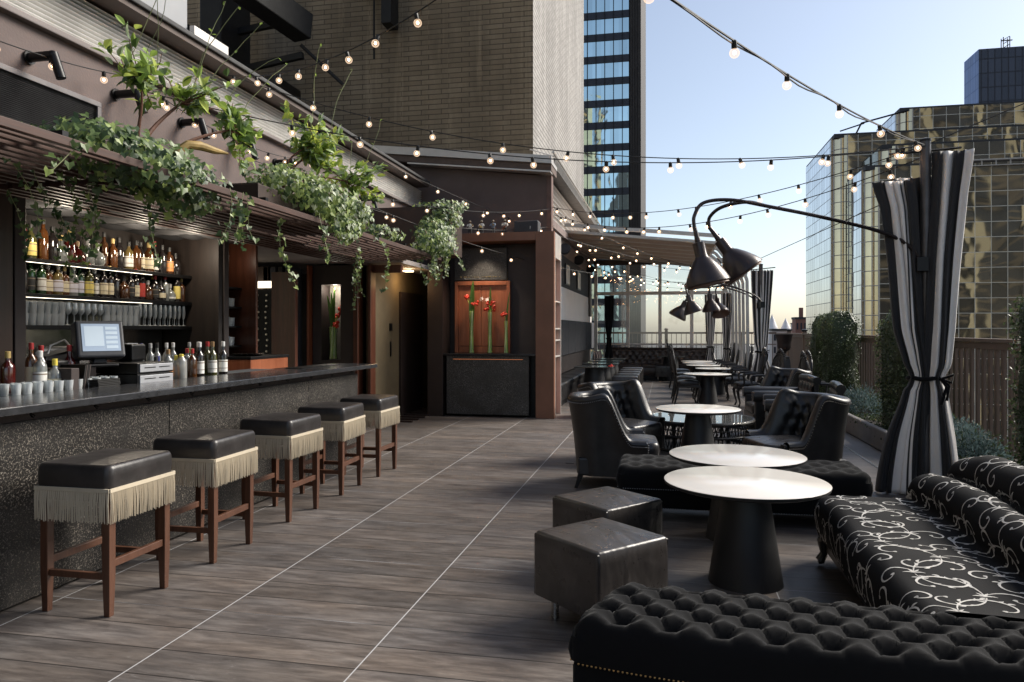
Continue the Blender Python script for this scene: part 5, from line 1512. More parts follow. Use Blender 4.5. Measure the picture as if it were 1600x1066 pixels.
def pick(w):
    r = random.random()*sum(w)
    for i, q in enumerate(w):
        r -= q
        if r < 0: return i
    return len(w)-1
def ivy(label, loc, ell, nleaf, vines, weights, seed, size=.045):
    """ivy mass made of blobs (centre, radii) and hanging vines; loc at the planter rim"""
    random.seed(seed)
    t = thing('ivy', label, 'ivy', loc, group='ivy spilling over the slatted awnings')
    m = MB(); base = Vector(loc)*0
    tot = sum(e[1][0]*e[1][2] for e in ell)
    for c, r in ell:
        k = int(nleaf*r[0]*r[2]/tot)
        for i in range(k):
            d = rv().normalized(); q = random.uniform(.55, 1.05)*(1+.22*mnoise.noise(Vector(c)*3+d*2.2))
            p = Vector(c)+Vector((d.x*r[0], d.y*r[1], d.z*r[2]))*q
            n = (d+rv()*.35+Vector((.5, -.6, .45))).normalized()
            ivyleaf(m, p, n, Vector((0, 0, 1))+rv()*.4, size*random.uniform(.65, 1.3), pick(weights))
    stems = MB()
    for v in vines:
        p = Vector(v[0]); d = Vector(v[1]); L = v[2]; pts = [p.copy()]; n = max(4, int(L/.045))
        ph = random.uniform(0, 6)
        for i in range(n):
            d = (d+Vector((random.uniform(-.25, .25), random.uniform(-.25, .25), -.16+.1*sin(i*.7+ph)))).normalized()
            p = p+d*(L/n); pts.append(p.copy())
            for k in range(random.choice((1, 2, 2, 3))):
                q = p+rv()*.018; ivyleaf(m, q, (Vector((.6, -.8, .3))+rv()*.5), Vector((0, 0, 1))+rv()*.5, size*random.uniform(.5, 1.1), pick(weights))
        stems.tube(pts, .0025, 4, cap=False)
    m.build('foliage', IVY, t, smooth=0)
    if vines: stems.build('vines', VINE, t)
    return t
def planter(label, loc, l, w, h):
    t = thing('planter_box', label, 'planter', loc, group='dark planter boxes on the slatted awning')
    m = MB(); m.box(-w/2, w/2, -l/2, l/2, 0, h); m.build('box', BRONZE, t, smooth=0, bevel=.006)
    m = MB(); m.box(-w/2+.02, w/2-.02, -l/2+.02, l/2-.02, h, h+.012); m.build('soil', pmat('potting_soil', (.03, .022, .016), .95, 0, .4, 30, .6, 80), t, smooth=0)
    return t
def sprig(label, loc, trunk, nleaf, seed, spread=.5, h=.75, wts=(3, 5, 1.5, 2), big=.085, wires=5, grp='leafy bushes growing out of the planters'):
    random.seed(seed)
    t = thing('leafy_bush', label, 'bush', loc, group=grp)
    tr = MB(); lf = MB(); wi = MB()
    tips = []
    for br in trunk:
        pts = [Vector(q) for q in br[0]]; tr.tube(bez(*pts, n=8), [br[1]*(1-.6*i/8) for i in range(9)], 7)
        e = pts[3]; d = (pts[3]-pts[2]).normalized()
        for k in range(10):
            a = (d*.8+rv()*.75+Vector((0, .1, .05))).normalized(); L = random.uniform(.2, .55)*spread*1.6
            q = [e.copy()]; p = e.copy(); dd = a
            for i in range(5):
                dd = (dd+rv()*.16+Vector((0, 0, .03))).normalized(); p = p+dd*L/5; q.append(p.copy()); tips.append((p.copy(), dd.copy()))
            tr.tube(q, [br[1]*.3*(1-.1*i) for i in range(6)], 5)
    for i in range(nleaf):
        p, d = random.choice(tips); q = p+rv()*.03
        dr = (d*.4+rv()*.8+Vector((.15, -.1, .1))).normalized(); n = (Vector((.2, -.5, .9))+rv()*.45)
        ovalleaf(lf, q, dr, n, big*random.uniform(.6, 1.2), big*random.uniform(.19, .3), pick(wts))
    for k in range(wires):
        e, d = random.choice(tips); p = e.copy(); dd = Vector((random.uniform(-.3, .6), random.uniform(-.2, .6), 1)).normalized(); q = [p.copy()]
        for i in range(9): dd = (dd+rv()*.11+Vector((.02, .0, -.03))).normalized(); p = p+dd*.085; q.append(p.copy())
        wi.tube(q, .0028, 4)
        for i in (6, 9): ovalleaf(lf, q[i], rv(), Vector((0, 0, 1)), .035, .01, 1)
    tr.build('branches', BARK, t); lf.build('leaves', BAY, t, smooth=0)
    if wires: wi.build('shoots', VINE, t)
    return t
planter('long dark planter box on the awning, nearest, under thick ivy', (-3.55, 4.25, 2.49), .9, .36, .18)
planter('long dark planter box on the awning, second, buried in pale ivy', (-3.45, 6.2, 2.5), 1.5, .36, .2)
planter('square dark planter box at the far end of the awning beside the portal', (-3.68, 10.5, 2.6), .7, 1.24, .68)
ivy('dark green ivy heap over the nearest planter, trailing down to the bottles', (-3.45, 4.02, 2.58),
    [((0, .1, .02), (.34, .62, .2)), ((.25, -.3, -.02), (.22, .35, .16)), ((.2, .45, -.08), (.2, .4, .22)), ((.45, -.05, -.1), (.14, .35, .12))], 1900,
    [((.5, .5+random.uniform(-.3, .3), -.1), (.2, -.1, -.6), random.uniform(.3, .65)) for k in range(1)]+[((.48, .62, -.1), (.2, .1, -.8), .4), ((.5, .7, -.1), (.1, .1, -.8), .36), ((.5, .75, -.12), (.1, .2, -.8), .3), ((.45, -.6, -.1), (.1, -1, .25), .4)]+[((.1, -.3+.5*k, -.22), (-.2, random.uniform(-.4, .4), -.6), .45) for k in range(2)], (5, 4, 1.2, .3), 3, .05)
ivy('bright variegated ivy heap over the second planter, spilling down the awning edge', (-3.3, 6.1, 2.74),
    [((.0, 0, .04), (.28, .6, .18)), ((.3, .1, -.06), (.18, .5, .18)), ((.25, .6, -.1), (.2, .4, .18)), ((.36, .3, -.28), (.1, .3, .14))], 2300,
    [((.42, random.uniform(-.6, .8), -.25), (.15, -.1, -.7), random.uniform(.2, .45)) for k in range(2)]+[ ((.2, .9, -.3), (0, .5, -.8), .5), ((.1, -.4, -.3), (-.1, -.3, -.8), .6), ((.3, 1.1, -.25), (.2, .9, -.3), .7)], (2, 4, 5, 2.4), 5, .048)
ivy('variegated ivy hanging from the square planter down past the awning end', (-3.3, 9.9, 2.75),
    [((.05, .5, .55), (.4, .3, .1)), ((.15, .25, .35), (.3, .2, .2)), ((.0, .3, .3), (.2, .2, .1)), ((.15, -.15, .1), (.3, .3, .18)), ((.3, -.6, -.1), (.26, .5, .18)), ((.45, -.9, -.15), (.2, .4, .16)), ((-.2, -1.3, -.05), (.3, .6, .08))], 2300,
    [((.4, random.uniform(-1.2, -.2), -.2), (.1, -.1, -.7), random.uniform(.2, .5)) for k in range(9)]+[((-.5, -1.3, -.25), (0, 0, -1), .75), ((-.52, -1.2, -.25), (.05, 0, -1), .6), ((.2, -.8, -.25), (0, 0, -1), .4), ((.5, -.7, -.2), (1, 0, -.1), .35)], (3, 4, 3.5, 2), 8, .048)
ivy('sparse ivy trails crossing the underside of the near awning above the top shelf', (-3.5, 3.0, 2.47),
    [((-.2, -.4, -.12), (.25, .4, .07))], 110,
    [((.2-.1*k, -.3+.3*k, -.04), (-.2, random.uniform(.2, 1.2), -.12), random.uniform(.5, .9)) for k in range(6)]+[((-.6, .9+.35*k, -.08), (-.3, .5, -.3), .45) for k in range(3)], (6, 4, 1.2, .2), 13, .045)
sprig('big leaved bush with red brown branches rising from the nearest planter', (-3.5, 4.4, 2.64),
    [(((0, -.1, -.05), (.05, -.1, .15), (.0, .1, .3), (.1, .25, .48)), .022), (((.05, .05, -.05), (.1, .15, .15), (.15, .3, .25), (.3, .55, .36)), .02), (((-.05, 0, 0), (-.05, -.05, .2), (.05, -.05, .35), (.05, -.1, .5)), .016)], 480, 31, .42, .8, big=.1, wires=8)
o = MB().tube([(0, 0, -.05), (.02, .02, .06), (.06, .07, .12), (.1, .16, .13), (.13, .28, .125), (.16, .4, .13)], [.03, .032, .03, .032, .025, .008], 10).build('bent_stem', YBARK, loc=(-3.35, 4.5, 2.68)); tag(o, 'thick bent yellow brown stem sticking out of the nearest planter', 'stem')
sprig('yellow green round leaved bush growing through the ivy of the second planter', (-3.3, 6.0, 2.8),
    [(((0, -.1, -.05), (.05, -.1, .1), (.0, .1, .2), (.1, .2, .3)), .018), (((.05, .05, -.05), (.1, .15, .1), (.15, .3, .15), (.3, .55, .12)), .016), (((-.05, 0, 0), (-.05, -.05, .15), (.05, -.05, .25), (.1, .1, .34)), .014)], 760, 33, .42, .6, wts=(2, 5, 4, 3), big=.1, wires=4)

# ------------------------------------------------------------------ concrete planter strip, hedges, junipers
t = thing('edge_planter', 'long low pale concrete planter along the slat fence', 'planter', (3.0, 12, 0))
m = MB(); m.box(-.42, -.34, -9.5, 12, 0, .27); m.box(-.34, .42, -9.5, -9.42, 0, .27); m.box(-.34, .42, 11.9, 12, 0, .27)
m.build('wall', CONC, t, smooth=0, bevel=.02)
MB().box(-.34, .44, -9.42, 11.9, 0, .2).build('soil', pmat('planter_soil', (.03, .024, .018), .95, 0, .4, 10, .6, 60), t, smooth=0)
def hedge(label, x, y, w, d, z0, z1, n, seed, lumps=.06, core=True):
    random.seed(seed)
    t = thing('clipped_hedge', label, 'hedge', (x, y, z0), group='clipped boxwood columns in the planter')
    m = MB(); h = z1-z0
    def P(a, v, r):
        # rounded box column
        ca, sa = cos(a), sin(a); k = 1/max(abs(ca), abs(sa))**.75
        e = 1-.35*sstep(.85, 1, v)**2
        q = 1+lumps*2*mnoise.noise(Vector((ca*1.5, sa*1.5, v*h*2.2+seed)))
        return Vector((ca*k*w/2*r*e*q, sa*k*d/2*r*e*q, v*h+.05*mnoise.noise(Vector((ca*2, sa*2, seed)))*v))
    if core:
        c = MB(); c.grid(lambda u, v: P(2*pi*u, min(1, v*1.02), .84), 28, 16); c.build('core', BOX[0], t)
    for i in range(n):
        a = random.uniform(0, 2*pi); v = random.random(); r = random.uniform(.86, 1.07)
        if random.random() < .14: v = random.uniform(.97, 1.02); r = random.uniform(0, 1)
        p = P(a, v, r); nn = Vector((cos(a), sin(a), .3+(1.5 if v > .95 else 0)))+rv()*.7
        s = random.uniform(.012, .022); dn = nn.normalized(); b = dn.orthogonal().normalized()*s; c_ = dn.cross(b)*.7
        b = b*cos(i)+c_*sin(i)*1.3; c_ = dn.cross(b)*.62
        m.add([p-b, p-c_*.9, p+b*1.1, p+c_*.9], [(0, 1, 2, 3)], pick((4, 5, 1.6)))
    m.build('leaves', BOX, t, smooth=0)
    m = MB(); m.tube([(0, 0, -.08), (.02, .01, .4)], .025, 6); m.build('trunk', BARK, t)
    return t
hedge('tall clipped dark hedge column at the right edge, beyond the sofa', 3.06, 6.45, .62, .7, .12, 1.84, 7500, 1)
hedge('clipped hedge column showing on both sides of the big striped curtain', 3.08, 10.4, .56, 1.0, .12, 1.72, 9000, 3)
hedge('double width clipped hedge with a lumpy top, right half', 3.1, 14.3, .6, .8, .12, 1.8, 6500, 4, .12)
hedge('double width clipped hedge with a lumpy top, left half', 3.12, 15.4, .62, .8, .12, 1.76, 4500, 5, .16)
def shrub(label, x, y, z, rx, ry, rz_, n, seed, wts=(2, 5, 1)):
    random.seed(seed)
    t = thing('juniper_shrub', label, 'shrub', (x, y, z), group='low blue junipers in the planter')
    m = MB()
    for i in range(n):
        d = rv().normalized(); d.z = abs(d.z)*.9; q = random.uniform(.5, 1.0)*(1+.3*mnoise.noise(d*3+Vector((seed, 0, 0))))
        p = Vector((d.x*rx, d.y*ry, d.z*rz_))*q; a = (d+rv()*.5+Vector((0, 0, .3))).normalized()
        L = random.uniform(.03, .06); b = a.orthogonal().normalized(); b = (b*cos(i)+a.cross(b)*sin(i))*.006
        k = pick(wts)
        m.add([p-b, p+b, p+a*L+b*.4, p+a*L-b*.4], [(0, 1, 2, 3)], k)
        for s in (-1, 1):
            c = (a*.6+a.cross(b.normalized())*s*.8).normalized(); o = p+a*L*.4; m.add([o-b, o+b, o+c*L*.5], [(0, 1, 2)], k)
    m.build('foliage', JUN, t, smooth=0)
    m = MB(); m.tube([(0, 0, -.05), (0, 0, rz_*.4)], .015, 5); m.build('stem', BARK, t)
shrub('blue green juniper clump between the second and first hedge', 3.0, 12.35, .2, .36, .8, .42, 2600, 1)
shrub('wide blue juniper right of the big curtain, below the fence', 2.95, 8.55, .2, .34, .55, .4, 2600, 2)
shrub('blue juniper close to the tall right hedge', 2.9, 7.75, .2, .3, .35, .36, 1800, 3)
random.seed(50)
m = MB()
for i in range(9000):
    y = random.uniform(2.8, 23.5); x = random.uniform(2.56, 3.42); z = .2+.14*abs(mnoise.noise(Vector((x*2, y*1.2, 0))))+random.uniform(0, .05)
    if x < 2.66: z -= random.uniform(0, .12)*(1 if mnoise.noise(Vector((0, y*.9, 3))) > -.1 else 0)
    a = (Vector((0, -.2, 1))+rv()*.6).normalized(); b = a.orthogonal().normalized(); b = (b*cos(i)+a.cross(b)*sin(i))*.012
    p = Vector((x-3, y-12, z)); m.add([p-b, p+b*.2+a*.02, p+b+a*.012, p-a*.012], [(0, 1, 2, 3)], pick((3, 4, 1)))
o = m.build('ground_cover', BOX, smooth=0, loc=(3, 12, 0)); tag(o, 'low green ground cover filling the concrete planter', 'ground cover', kind='stuff')
# ------------------------------------------------------------------ urn on pedestal
t = thing('garden_urn', 'dark metal urn standing on a tapered pedestal near the fence', 'urn', (2.25, 15.0, 0))
MB().lathe([(.03, .98), (.05, 1.0), (.03, 1.03), (.05, 1.07), (.1, 1.1), (.125, 1.16), (.12, 1.2), (.125, 1.24), (.15, 1.34), (.165, 1.39), (.168, 1.41), (.15, 1.41), (.1, 1.2)], 28, sx=1, sy=1).build('bowl', LAMP, t)
m = MB(); m.tbox(0, 0, 0, .93, .15, .15, .1, .1); m.box(-.09, .09, -.09, .09, .93, .98); m.build('pedestal', pmat('charcoal_pedestal', (.05, .05, .053), .6, 0, .2, 4, .1, 60), t, smooth=0, bevel=.012)

# ------------------------------------------------------------------ string lights
def bulb_mesh():
    m = MB(); m.ball((0, 0, -.062), .0265, 16, 12, m=0); m.ball((0, 0, -.06), .0085, 6, 5, m=1, sz=1.2)
    return m.mesh('bulb_glass', [BULB_GL, BULB_CORE], 180)
BULB_ME = bulb_mesh()
SOCK_ME = MB().lathe([(.006, .006), (.014, .0), (.0155, -.035), (.013, -.04)], 8).mesh('bulb_socket', [SOCKET], 40)
NB = [0]
def string(label, a, b, sag, n, skip=0.0, s=1.0, r=.0045, off=.5, twin=False):
    a = Vector(a); b = Vector(b); random.seed(hash(label) % 1 + len(label)*7)
    t = thing('string_lights', label, 'string lights', a, group='globe bulb string lights over the terrace')
    def P(f): p = a+(b-a)*f; return p-Vector((0, 0, 4*sag*f*(1-f)))-a
    m = MB(); N = 40; m.tube([P(i/N) for i in range(N+1)], r, 5)
    if twin:
        m.tube([P(i/N)+Vector((0, .012*sin(i*1.1), -.012+.01*sin(i*.9))) for i in range(N+1)], r*.8, 5)
    m.build('cable', CABLE, t)
    for i in range(n):
        f = (i+off)/n+random.uniform(-.2, .2)/n; f = min(.99, max(.01, f))
        if random.random() < skip: continue
        o = bpy.data.objects.new('bulb', BULB_ME); COL.objects.link(o); o.parent = t; o.location = P(f); o.scale = (s, s, s)
        o.rotation_euler = (random.uniform(-.25, .25), random.uniform(-.3, .3), 0)
        k = bpy.data.objects.new('socket', SOCK_ME); COL.objects.link(k); k.parent = o
        NB[0] += 1
PT = Vector((2.29, 7.22, 3.16))
string('string lights rising from the near post across the open blue sky', PT, (-.78, 2.44, 3.25), .12, 7, 0, 1.05, .0065, .45, True)
string('long string lights from the near post passing before the tan brick to the eave', PT, (-4.3, 6.75, 4.08), .40, 11, .05, 1.1, .005)
string('string lights climbing from the eave to the top edge, before the black steel', (-4.3, 6.6, 4.05), (-1.0, 4.1, 3.62), .22, 9, 0, 1.0, .005)
string('string lights from the near post to the first planter, level with the roof trim', PT, (-4.4, 5.5, 3.55), .35, 13, .05, 1.05, .005)
string('upper one of two close string lights from the near post to the portal wall', PT, (-2.05, 13.3, 3.75), .32, 13, .1, 1.1, .005)
string('lower one of two close string lights from the near post to the portal wall', PT-Vector((0, 0, .1)), (-2.05, 13.6, 3.65), .42, 14, .1, 1.1, .005)
string('string lights from the portal wall corner back to the second planter', (-2.05, 13.2, 3.7), (-4.3, 7.0, 3.3), .25, 10, 0, 1.05)
string('string lights from the mauve eave down across the portal wall to the far pergola', (-4.3, 10.8, 4.1), (.9, 18.5, 3.0), .3, 15, 0, 1.1)
string('string lights from the second planter down in front of the portal lintel', (-4.3, 7.6, 3.35), (-.6, 17.5, 2.75), .32, 14, 0, 1.1)
string('string lights crossing low in front of the square planter', (-4.4, 9.4, 3.3), (-2.0, 13.3, 3.4), .22, 8, 0, 1.05)
string('string lights along the near ribbed metal band at the top left', (-4.2, 1.6, 3.6), (-4.35, 5.3, 3.6), .22, 7, 0, 1.0)
string('string lights from the first planter along the ribbed band to the second', (-4.35, 5.3, 3.62), (-4.35, 8.6, 3.65), .18, 10, 0, 1.0)
fl = [((-2.2, 14.5, 3.9), (1.75, 18.2, 2.9), .3), ((-2.2, 16.5, 3.6), (2.0, 17.0, 2.9), .35), ((-2.2, 17.5, 3.5), (1.7, 20.5, 2.7), .3), ((-2.2, 19.0, 3.5), (1.7, 18.6, 2.8), .4), ((-2.2, 20.5, 3.4), (1.7, 22.2, 2.8), .35), ((-2.2, 22.0, 3.4), (1.6, 20.2, 2.9), .3)]
nmz = ['nearest', 'second', 'third', 'fourth', 'fifth', 'farthest']
for i, (a, b, s) in enumerate(fl): string('%s of six string lights strung below the pergola ribs, from the portal' % nmz[i], a, b, s, 11, 0, 1.1, .004)
# stay wires
for a, b, lb in ((PT, (7.5, 8.2, 5.4), 'thin black stay wire rising from the near post to the upper right'), (PT-Vector((.1, 0, .4)), (1.2, 17.2, 2.7), 'thin wire running from the near post back to the second curtain')):
    o = MB().tube([Vector((0, 0, 0)), Vector(b)-Vector(a)], .005, 5).build('stay_wire', CABLE, loc=a); tag(o, lb, 'wire')

# ------------------------------------------------------------------ bottles and glasses
MC = {}
def cm(kind, c):
    k = (kind, c)
    if k not in MC:
        if kind == 'g':
            m = thin_glass('bottle_glass_%d' % len(MC), tuple(c), .12, .38, tuple(q*.8 for q in c), .05)
            MC[k] = m
        else: MC[k] = pmat('%s_%d' % ({'l': 'label_paper', 'c': 'cap_paint'}[kind], len(MC)), c, .5, 0, .06, 40)
    return MC[k]
SH = {'wine': [(.0, .0), (.036, .0), (.038, .01), (.038, .17), (.034, .195), (.018, .22), (.0145, .235), (.0145, .295)],
      'spirit': [(0, 0), (.038, 0), (.041, .01), (.041, .16), (.037, .18), (.016, .205), (.014, .215), (.015, .262)],
      'squat': [(0, 0), (.046, 0), (.052, .012), (.05, .1), (.042, .13), (.017, .15), (.015, .16), (.015, .205)],
      'tall': [(0, 0), (.033, 0), (.035, .01), (.035, .2), (.028, .225), (.014, .245), (.013, .26), (.013, .315)],
      'round': [(0, 0), (.04, 0), (.06, .03), (.062, .07), (.045, .11), (.016, .13), (.014, .14), (.015, .19)],
      'jug': [(0, 0), (.045, 0), (.047, .01), (.047, .15), (.043, .17), (.02, .2), (.018, .215)]}
GC = {'amber': (.28, .1, .025), 'green': (.06, .17, .06), 'clear': (.6, .63, .62), 'dark': (.05, .04, .04), 'red': (.2, .02, .015), 'brown': (.2, .08, .03), 'pale gold': (.45, .33, .12), 'olive': (.2, .2, .06), 'white': (.85, .85, .82)}
LC = {'white': (.8, .79, .75), 'cream': (.72, .64, .46), 'yellow': (.75, .62, .18), 'black': (.03, .03, .03), 'red': (.45, .05, .04), 'none': None, 'lilac': (.68, .66, .75), 'orange': (.7, .3, .1)}
CC = {'black': (.02, .02, .02), 'gold': (.55, .4, .15), 'red': (.4, .03, .03), 'white': (.8, .8, .78), 'silver': (.5, .5, .5), 'blue': (.03, .04, .2), 'yellow': (.8, .65, .1), 'green': (.1, .35, .08), 'wood': (.3, .18, .08)}
MESH = {}
def bottle(shape, g, l, c, loc, where, scale=1.0, grp='bottles on the back bar'):
    pr = SH[shape]; key = (shape, g, l, c)
    if key not in MESH:
        body = MB().lathe(pr, 14).mesh('bottle_body', [cm('g', GC[g])], 50)
        R = pr[2][0]; hz = pr[3][1]; lm = None
        if LC[l]:
            lb = MB(); z0, z1 = .03, hz*.82
            lb.lathe([(R+.0008, z0), (R+.0012, (z0+z1)/2), (R+.0008, z1)], 14, cap=False)
            if shape == 'wine' or shape == 'spirit': lb.lathe([(R+.0016, z0+.03), (R+.0016, z0+.036)], 14, cap=False, m=1); lb.lathe([(R+.0016, z1-.02), (R+.0016, z1-.012)], 14, cap=False, m=1)
            lm = lb.mesh('label', [cm('l', LC[l]), cm('l', (.25, .2, .15))], 50)
        r, z = pr[-1]; cap = MB().lathe([(r+.0015, z-.035), (r+.002, z-.03), (r+.002, z+.008), (r-.001, z+.01)], 12).mesh('cap', [cm('c', CC[c])], 40)
        MESH[key] = (body, lm, cap)
    body, lm, cap = MESH[key]
    t = bpy.data.objects.new('bottle', body); COL.objects.link(t); t.location = loc; t.scale = (scale,)*3; t.rotation_euler.z = random.uniform(0, 6)
    desc = '%s %s' % ({'wine': 'slim shouldered', 'spirit': 'straight', 'squat': 'squat', 'tall': 'tall thin', 'round': 'round bellied', 'jug': 'plastic'}[shape], {'clear': 'clear glass', 'white': 'white'}.get(g, g+' glass' if g != 'dark' else 'dark glass'))
    tag(t, '%s bottle%s, %s' % (desc, ' with %s label' % l if l != 'none' else ' with %s cap' % c, where), 'bottle', grp)
    if lm: k = bpy.data.objects.new('label', lm); COL.objects.link(k); k.parent = t
    k = bpy.data.objects.new('cap', cap); COL.objects.link(k); k.parent = t
random.seed(77)
# middle shelf, read off the photo from the left pillar
mid = 'spirit dark red red|spirit green none silver|squat amber white silver|wine dark none black|wine green black black|wine green white black|spirit amber cream silver|spirit pale_gold lilac silver|spirit amber cream gold|spirit clear lilac white|wine green lilac black|wine olive yellow red|spirit dark white white|wine dark cream black|wine dark cream gold|spirit dark none black|squat brown none black|spirit dark black black|wine dark cream red|tall dark red black|squat brown none silver|spirit dark black red|squat dark cream black|spirit clear none red|round clear white silver|tall dark yellow black|spirit brown none gold'.split('|')
n = len(mid)
for i, q in enumerate(mid):
    s, g, l, c = q.split(' '); g = g.replace('_', ' ')
    y = 4.64+(6.84-4.64)*(i/(n-1)); bottle(s, g, l, c, (-5.0+random.uniform(-.015, .015), y, 1.79), '%s from left on middle shelf' % nth(i), random.uniform(.9, .98))
for i in range(16):
    g = random.choice(['amber', 'green', 'dark', 'clear', 'brown']); bottle(random.choice(['spirit', 'wine', 'tall']), g, random.choice(['white', 'cream', 'none', 'none']), random.choice(list(CC)), (-5.15, 4.7+i*.135, 1.79), '%s from left in middle shelf back row' % nth(i), .86)
top = 'wine dark white black|wine dark white black|tall brown none black|tall red none red|spirit olive yellow black|tall amber none black|spirit dark none black|squat clear none gold|spirit red none gold|round red none wood|squat clear none silver|round clear none silver|tall brown none black|spirit amber none gold|spirit dark none black|spirit pale_gold white black|spirit amber none black|spirit dark cream black|spirit amber cream gold|wine dark white red|spirit dark none black|spirit brown orange black|squat dark none black'.split('|')
n = len(top)
for i, q in enumerate(top):
    s, g, l, c = q.split(' '); g = g.replace('_', ' ')
    y = 4.64+(6.8-4.64)*(i/(n-1)); bottle(s, g, l, c, (-5.05+random.uniform(-.02, .02), y, 2.07), '%s from left on top shelf' % nth(i), random.uniform(.98, 1.12))
# glasses
def gmesh(kind):
    if kind == 'tumbler': pr = [(.001, .006), (.028, .006), (.03, .0), (.034, .05), (.037, .095), (.0355, .095), (.031, .02), (.001, .012)]
    elif kind == 'wineglass': pr = [(.001, .003), (.032, .0), (.033, .002), (.005, .01), (.004, .09), (.02, .105), (.033, .13), (.034, .15), (.028, .2), (.0272, .2), (.032, .15), (.018, .11), (.001, .1)]
    else: pr = [(.001, .003), (.028, .0), (.029, .002), (.004, .01), (.0035, .07), (.016, .09), (.022, .14), (.019, .22), (.0182, .22), (.021, .14), (.001, .085)]
    return MB().lathe(pr, 14, cap=False).mesh(kind, [GLASS_T], 60)
GM = {k: gmesh(k) for k in ('tumbler', 'wineglass', 'flute')}
def glass(kind, loc, label, grp, s=1.0):
    o = bpy.data.objects.new({'wineglass': 'wine_glass'}.get(kind, kind), GM[kind]); COL.objects.link(o); o.location = loc; o.scale = (s,)*3; o.rotation_euler.z = random.uniform(0, 6)
    tag(o, label, 'glass', grp)
i = 0; y = 4.6
while y < 6.88:
    if y < 5.3 or 5.75 < y < 6.2:
        glass('tumbler', (-4.99, y, 1.536), 'clear stacked tumbler in the lower tier of the glass shelf, %s from left' % nth(i), 'stacked glasses on the glass shelf')
        glass('tumbler', (-4.99+random.uniform(-.004, .004), y+.004, 1.632), 'clear stacked tumbler in the upper tier of the glass shelf, %s from left' % nth(i), 'stacked glasses on the glass shelf')
    elif y < 5.75: glass('wineglass', (-4.99, y, 1.536), 'stemmed wine glass on the glass shelf, %s position from the left' % nth(i), 'stemmed glasses on the glass shelf', .95)
    else: glass('flute', (-4.99, y, 1.536), 'slim champagne flute on the glass shelf, %s position from the left' % nth(i), 'stemmed glasses on the glass shelf', .95)
    glass('wineglass' if y > 5.3 else 'tumbler', (-5.09, y+.03, 1.536 if y > 5.3 else 1.55), 'clear glass in the second row of the glass shelf, %s position from the left' % nth(i), 'stacked glasses on the glass shelf', 1.0 if y > 5.3 else 1.3)
    y += .073; i += 1
for j, z in enumerate((1.32, 1.54, 1.76)):
    for i in range(6):
        glass('tumbler', (-4.84-.02*(i % 2), 7.17+i*.073, z), 'stemless glass on the %s small alcove shelf, %s from left' % (['lower', 'middle', 'upper'][j], nth(i)), 'glasses in the small alcove', 1.0)
        glass('tumbler', (-4.94, 7.19+i*.073, z), 'stemless glass in the back row of the %s small alcove shelf, %s from left' % (['lower', 'middle', 'upper'][j], nth(i)), 'glasses in the small alcove', 1.1)
# service ledge behind the bar top: back rail standing a little higher than the counter
t = thing('service_ledge', 'dark rubber matted service ledge behind the bar top', 'ledge', (-4.1, 5, 0))
MB().box(-.2, .2, -2.5, 2.0, 0, 1.07).build('cabinet', STEEL_DK, t, smooth=0); MB().box(-.195, .195, -2.5, 2.0, 1.071, 1.085).build('rubber_mat', FAB_DARK, t, smooth=0, bevel=.003)
TZ = 1.086
lb = [('spirit', 'red', 'none', 'gold', -4.2, 4.02), ('tall', 'amber', 'cream', 'red', -4.17, 4.17), ('spirit', 'clear', 'white', 'white', -4.1, 4.17), ('wine', 'dark', 'none', 'red', -4.22, 4.3), ('round', 'dark', 'none', 'black', -4.23, 4.42), ('squat', 'clear', 'cream', 'yellow', -4.06, 4.25), ('wine', 'red', 'yellow', 'red', -4.15, 4.47), ('tall', 'olive', 'none', 'gold', -4.24, 3.93)]
for i, (s, g, l, c, x, y) in enumerate(lb): bottle(s, g, l, c, (x, y-.02, TZ), '%s left of the till' % nth(i), 1.0, 'bottles standing left of the till')
for i in range(22):
    r = i//11; glass('tumbler', (-3.95-.09*r, 3.82+(i % 11)*.082, TZ), 'short tumbler on the ledge before the left bottles, %s row, %s from left' % (['front', 'back'][r], nth(i % 11)), 'tumblers on the service ledge', .78)
rb = [('tall', 'clear', 'none', 'yellow', -4.24, 5.52), ('spirit', 'clear', 'none', 'white', -4.25, 5.62), ('tall', 'dark', 'none', 'blue', -4.24, 5.68), ('tall', 'clear', 'white', 'silver', -4.22, 5.8), ('tall', 'clear', 'none', 'black', -4.24, 5.95), ('tall', 'white', 'white', 'white', -4.23, 6.1), ('tall', 'clear', 'white', 'white', -4.23, 6.22), ('round', 'clear', 'none', 'silver', -4.22, 6.42), ('tall', 'clear', 'lilac', 'silver', -4.24, 6.55),
      ('squat', 'pale gold', 'cream', 'blue', -4.05, 5.62), ('spirit', 'clear', 'orange', 'brownx', -4.03, 5.76), ('squat', 'clear', 'none', 'yellow', -4.02, 5.88), ('jug', 'white', 'none', 'yellow', -3.98, 5.9), ('spirit', 'brown', 'none', 'red', -3.98, 6.1), ('spirit', 'clear', 'none', 'red', -4.08, 6.2), ('spirit', 'green', 'none', 'green', -4.1, 6.28),
      ('wine', 'dark', 'white', 'white', -3.98, 6.24), ('wine', 'dark', 'none', 'white', -4.05, 6.36), ('wine', 'olive', 'white', 'wood', -3.98, 6.5), ('wine', 'olive', 'none', 'red', -4.06, 6.56), ('wine', 'dark', 'white', 'white', -3.96, 6.68), ('squat', 'dark', 'black', 'black', -4.0, 5.5)]
for i, (s, g, l, c, x, y) in enumerate(rb): bottle(s, g, l, c if c in CC else 'wood', (x, 5.16+(y-5.5)*.72, TZ), '%s right of the till' % nth(i), .92 if s != 'wine' else 1.0, 'bottles standing right of the till')

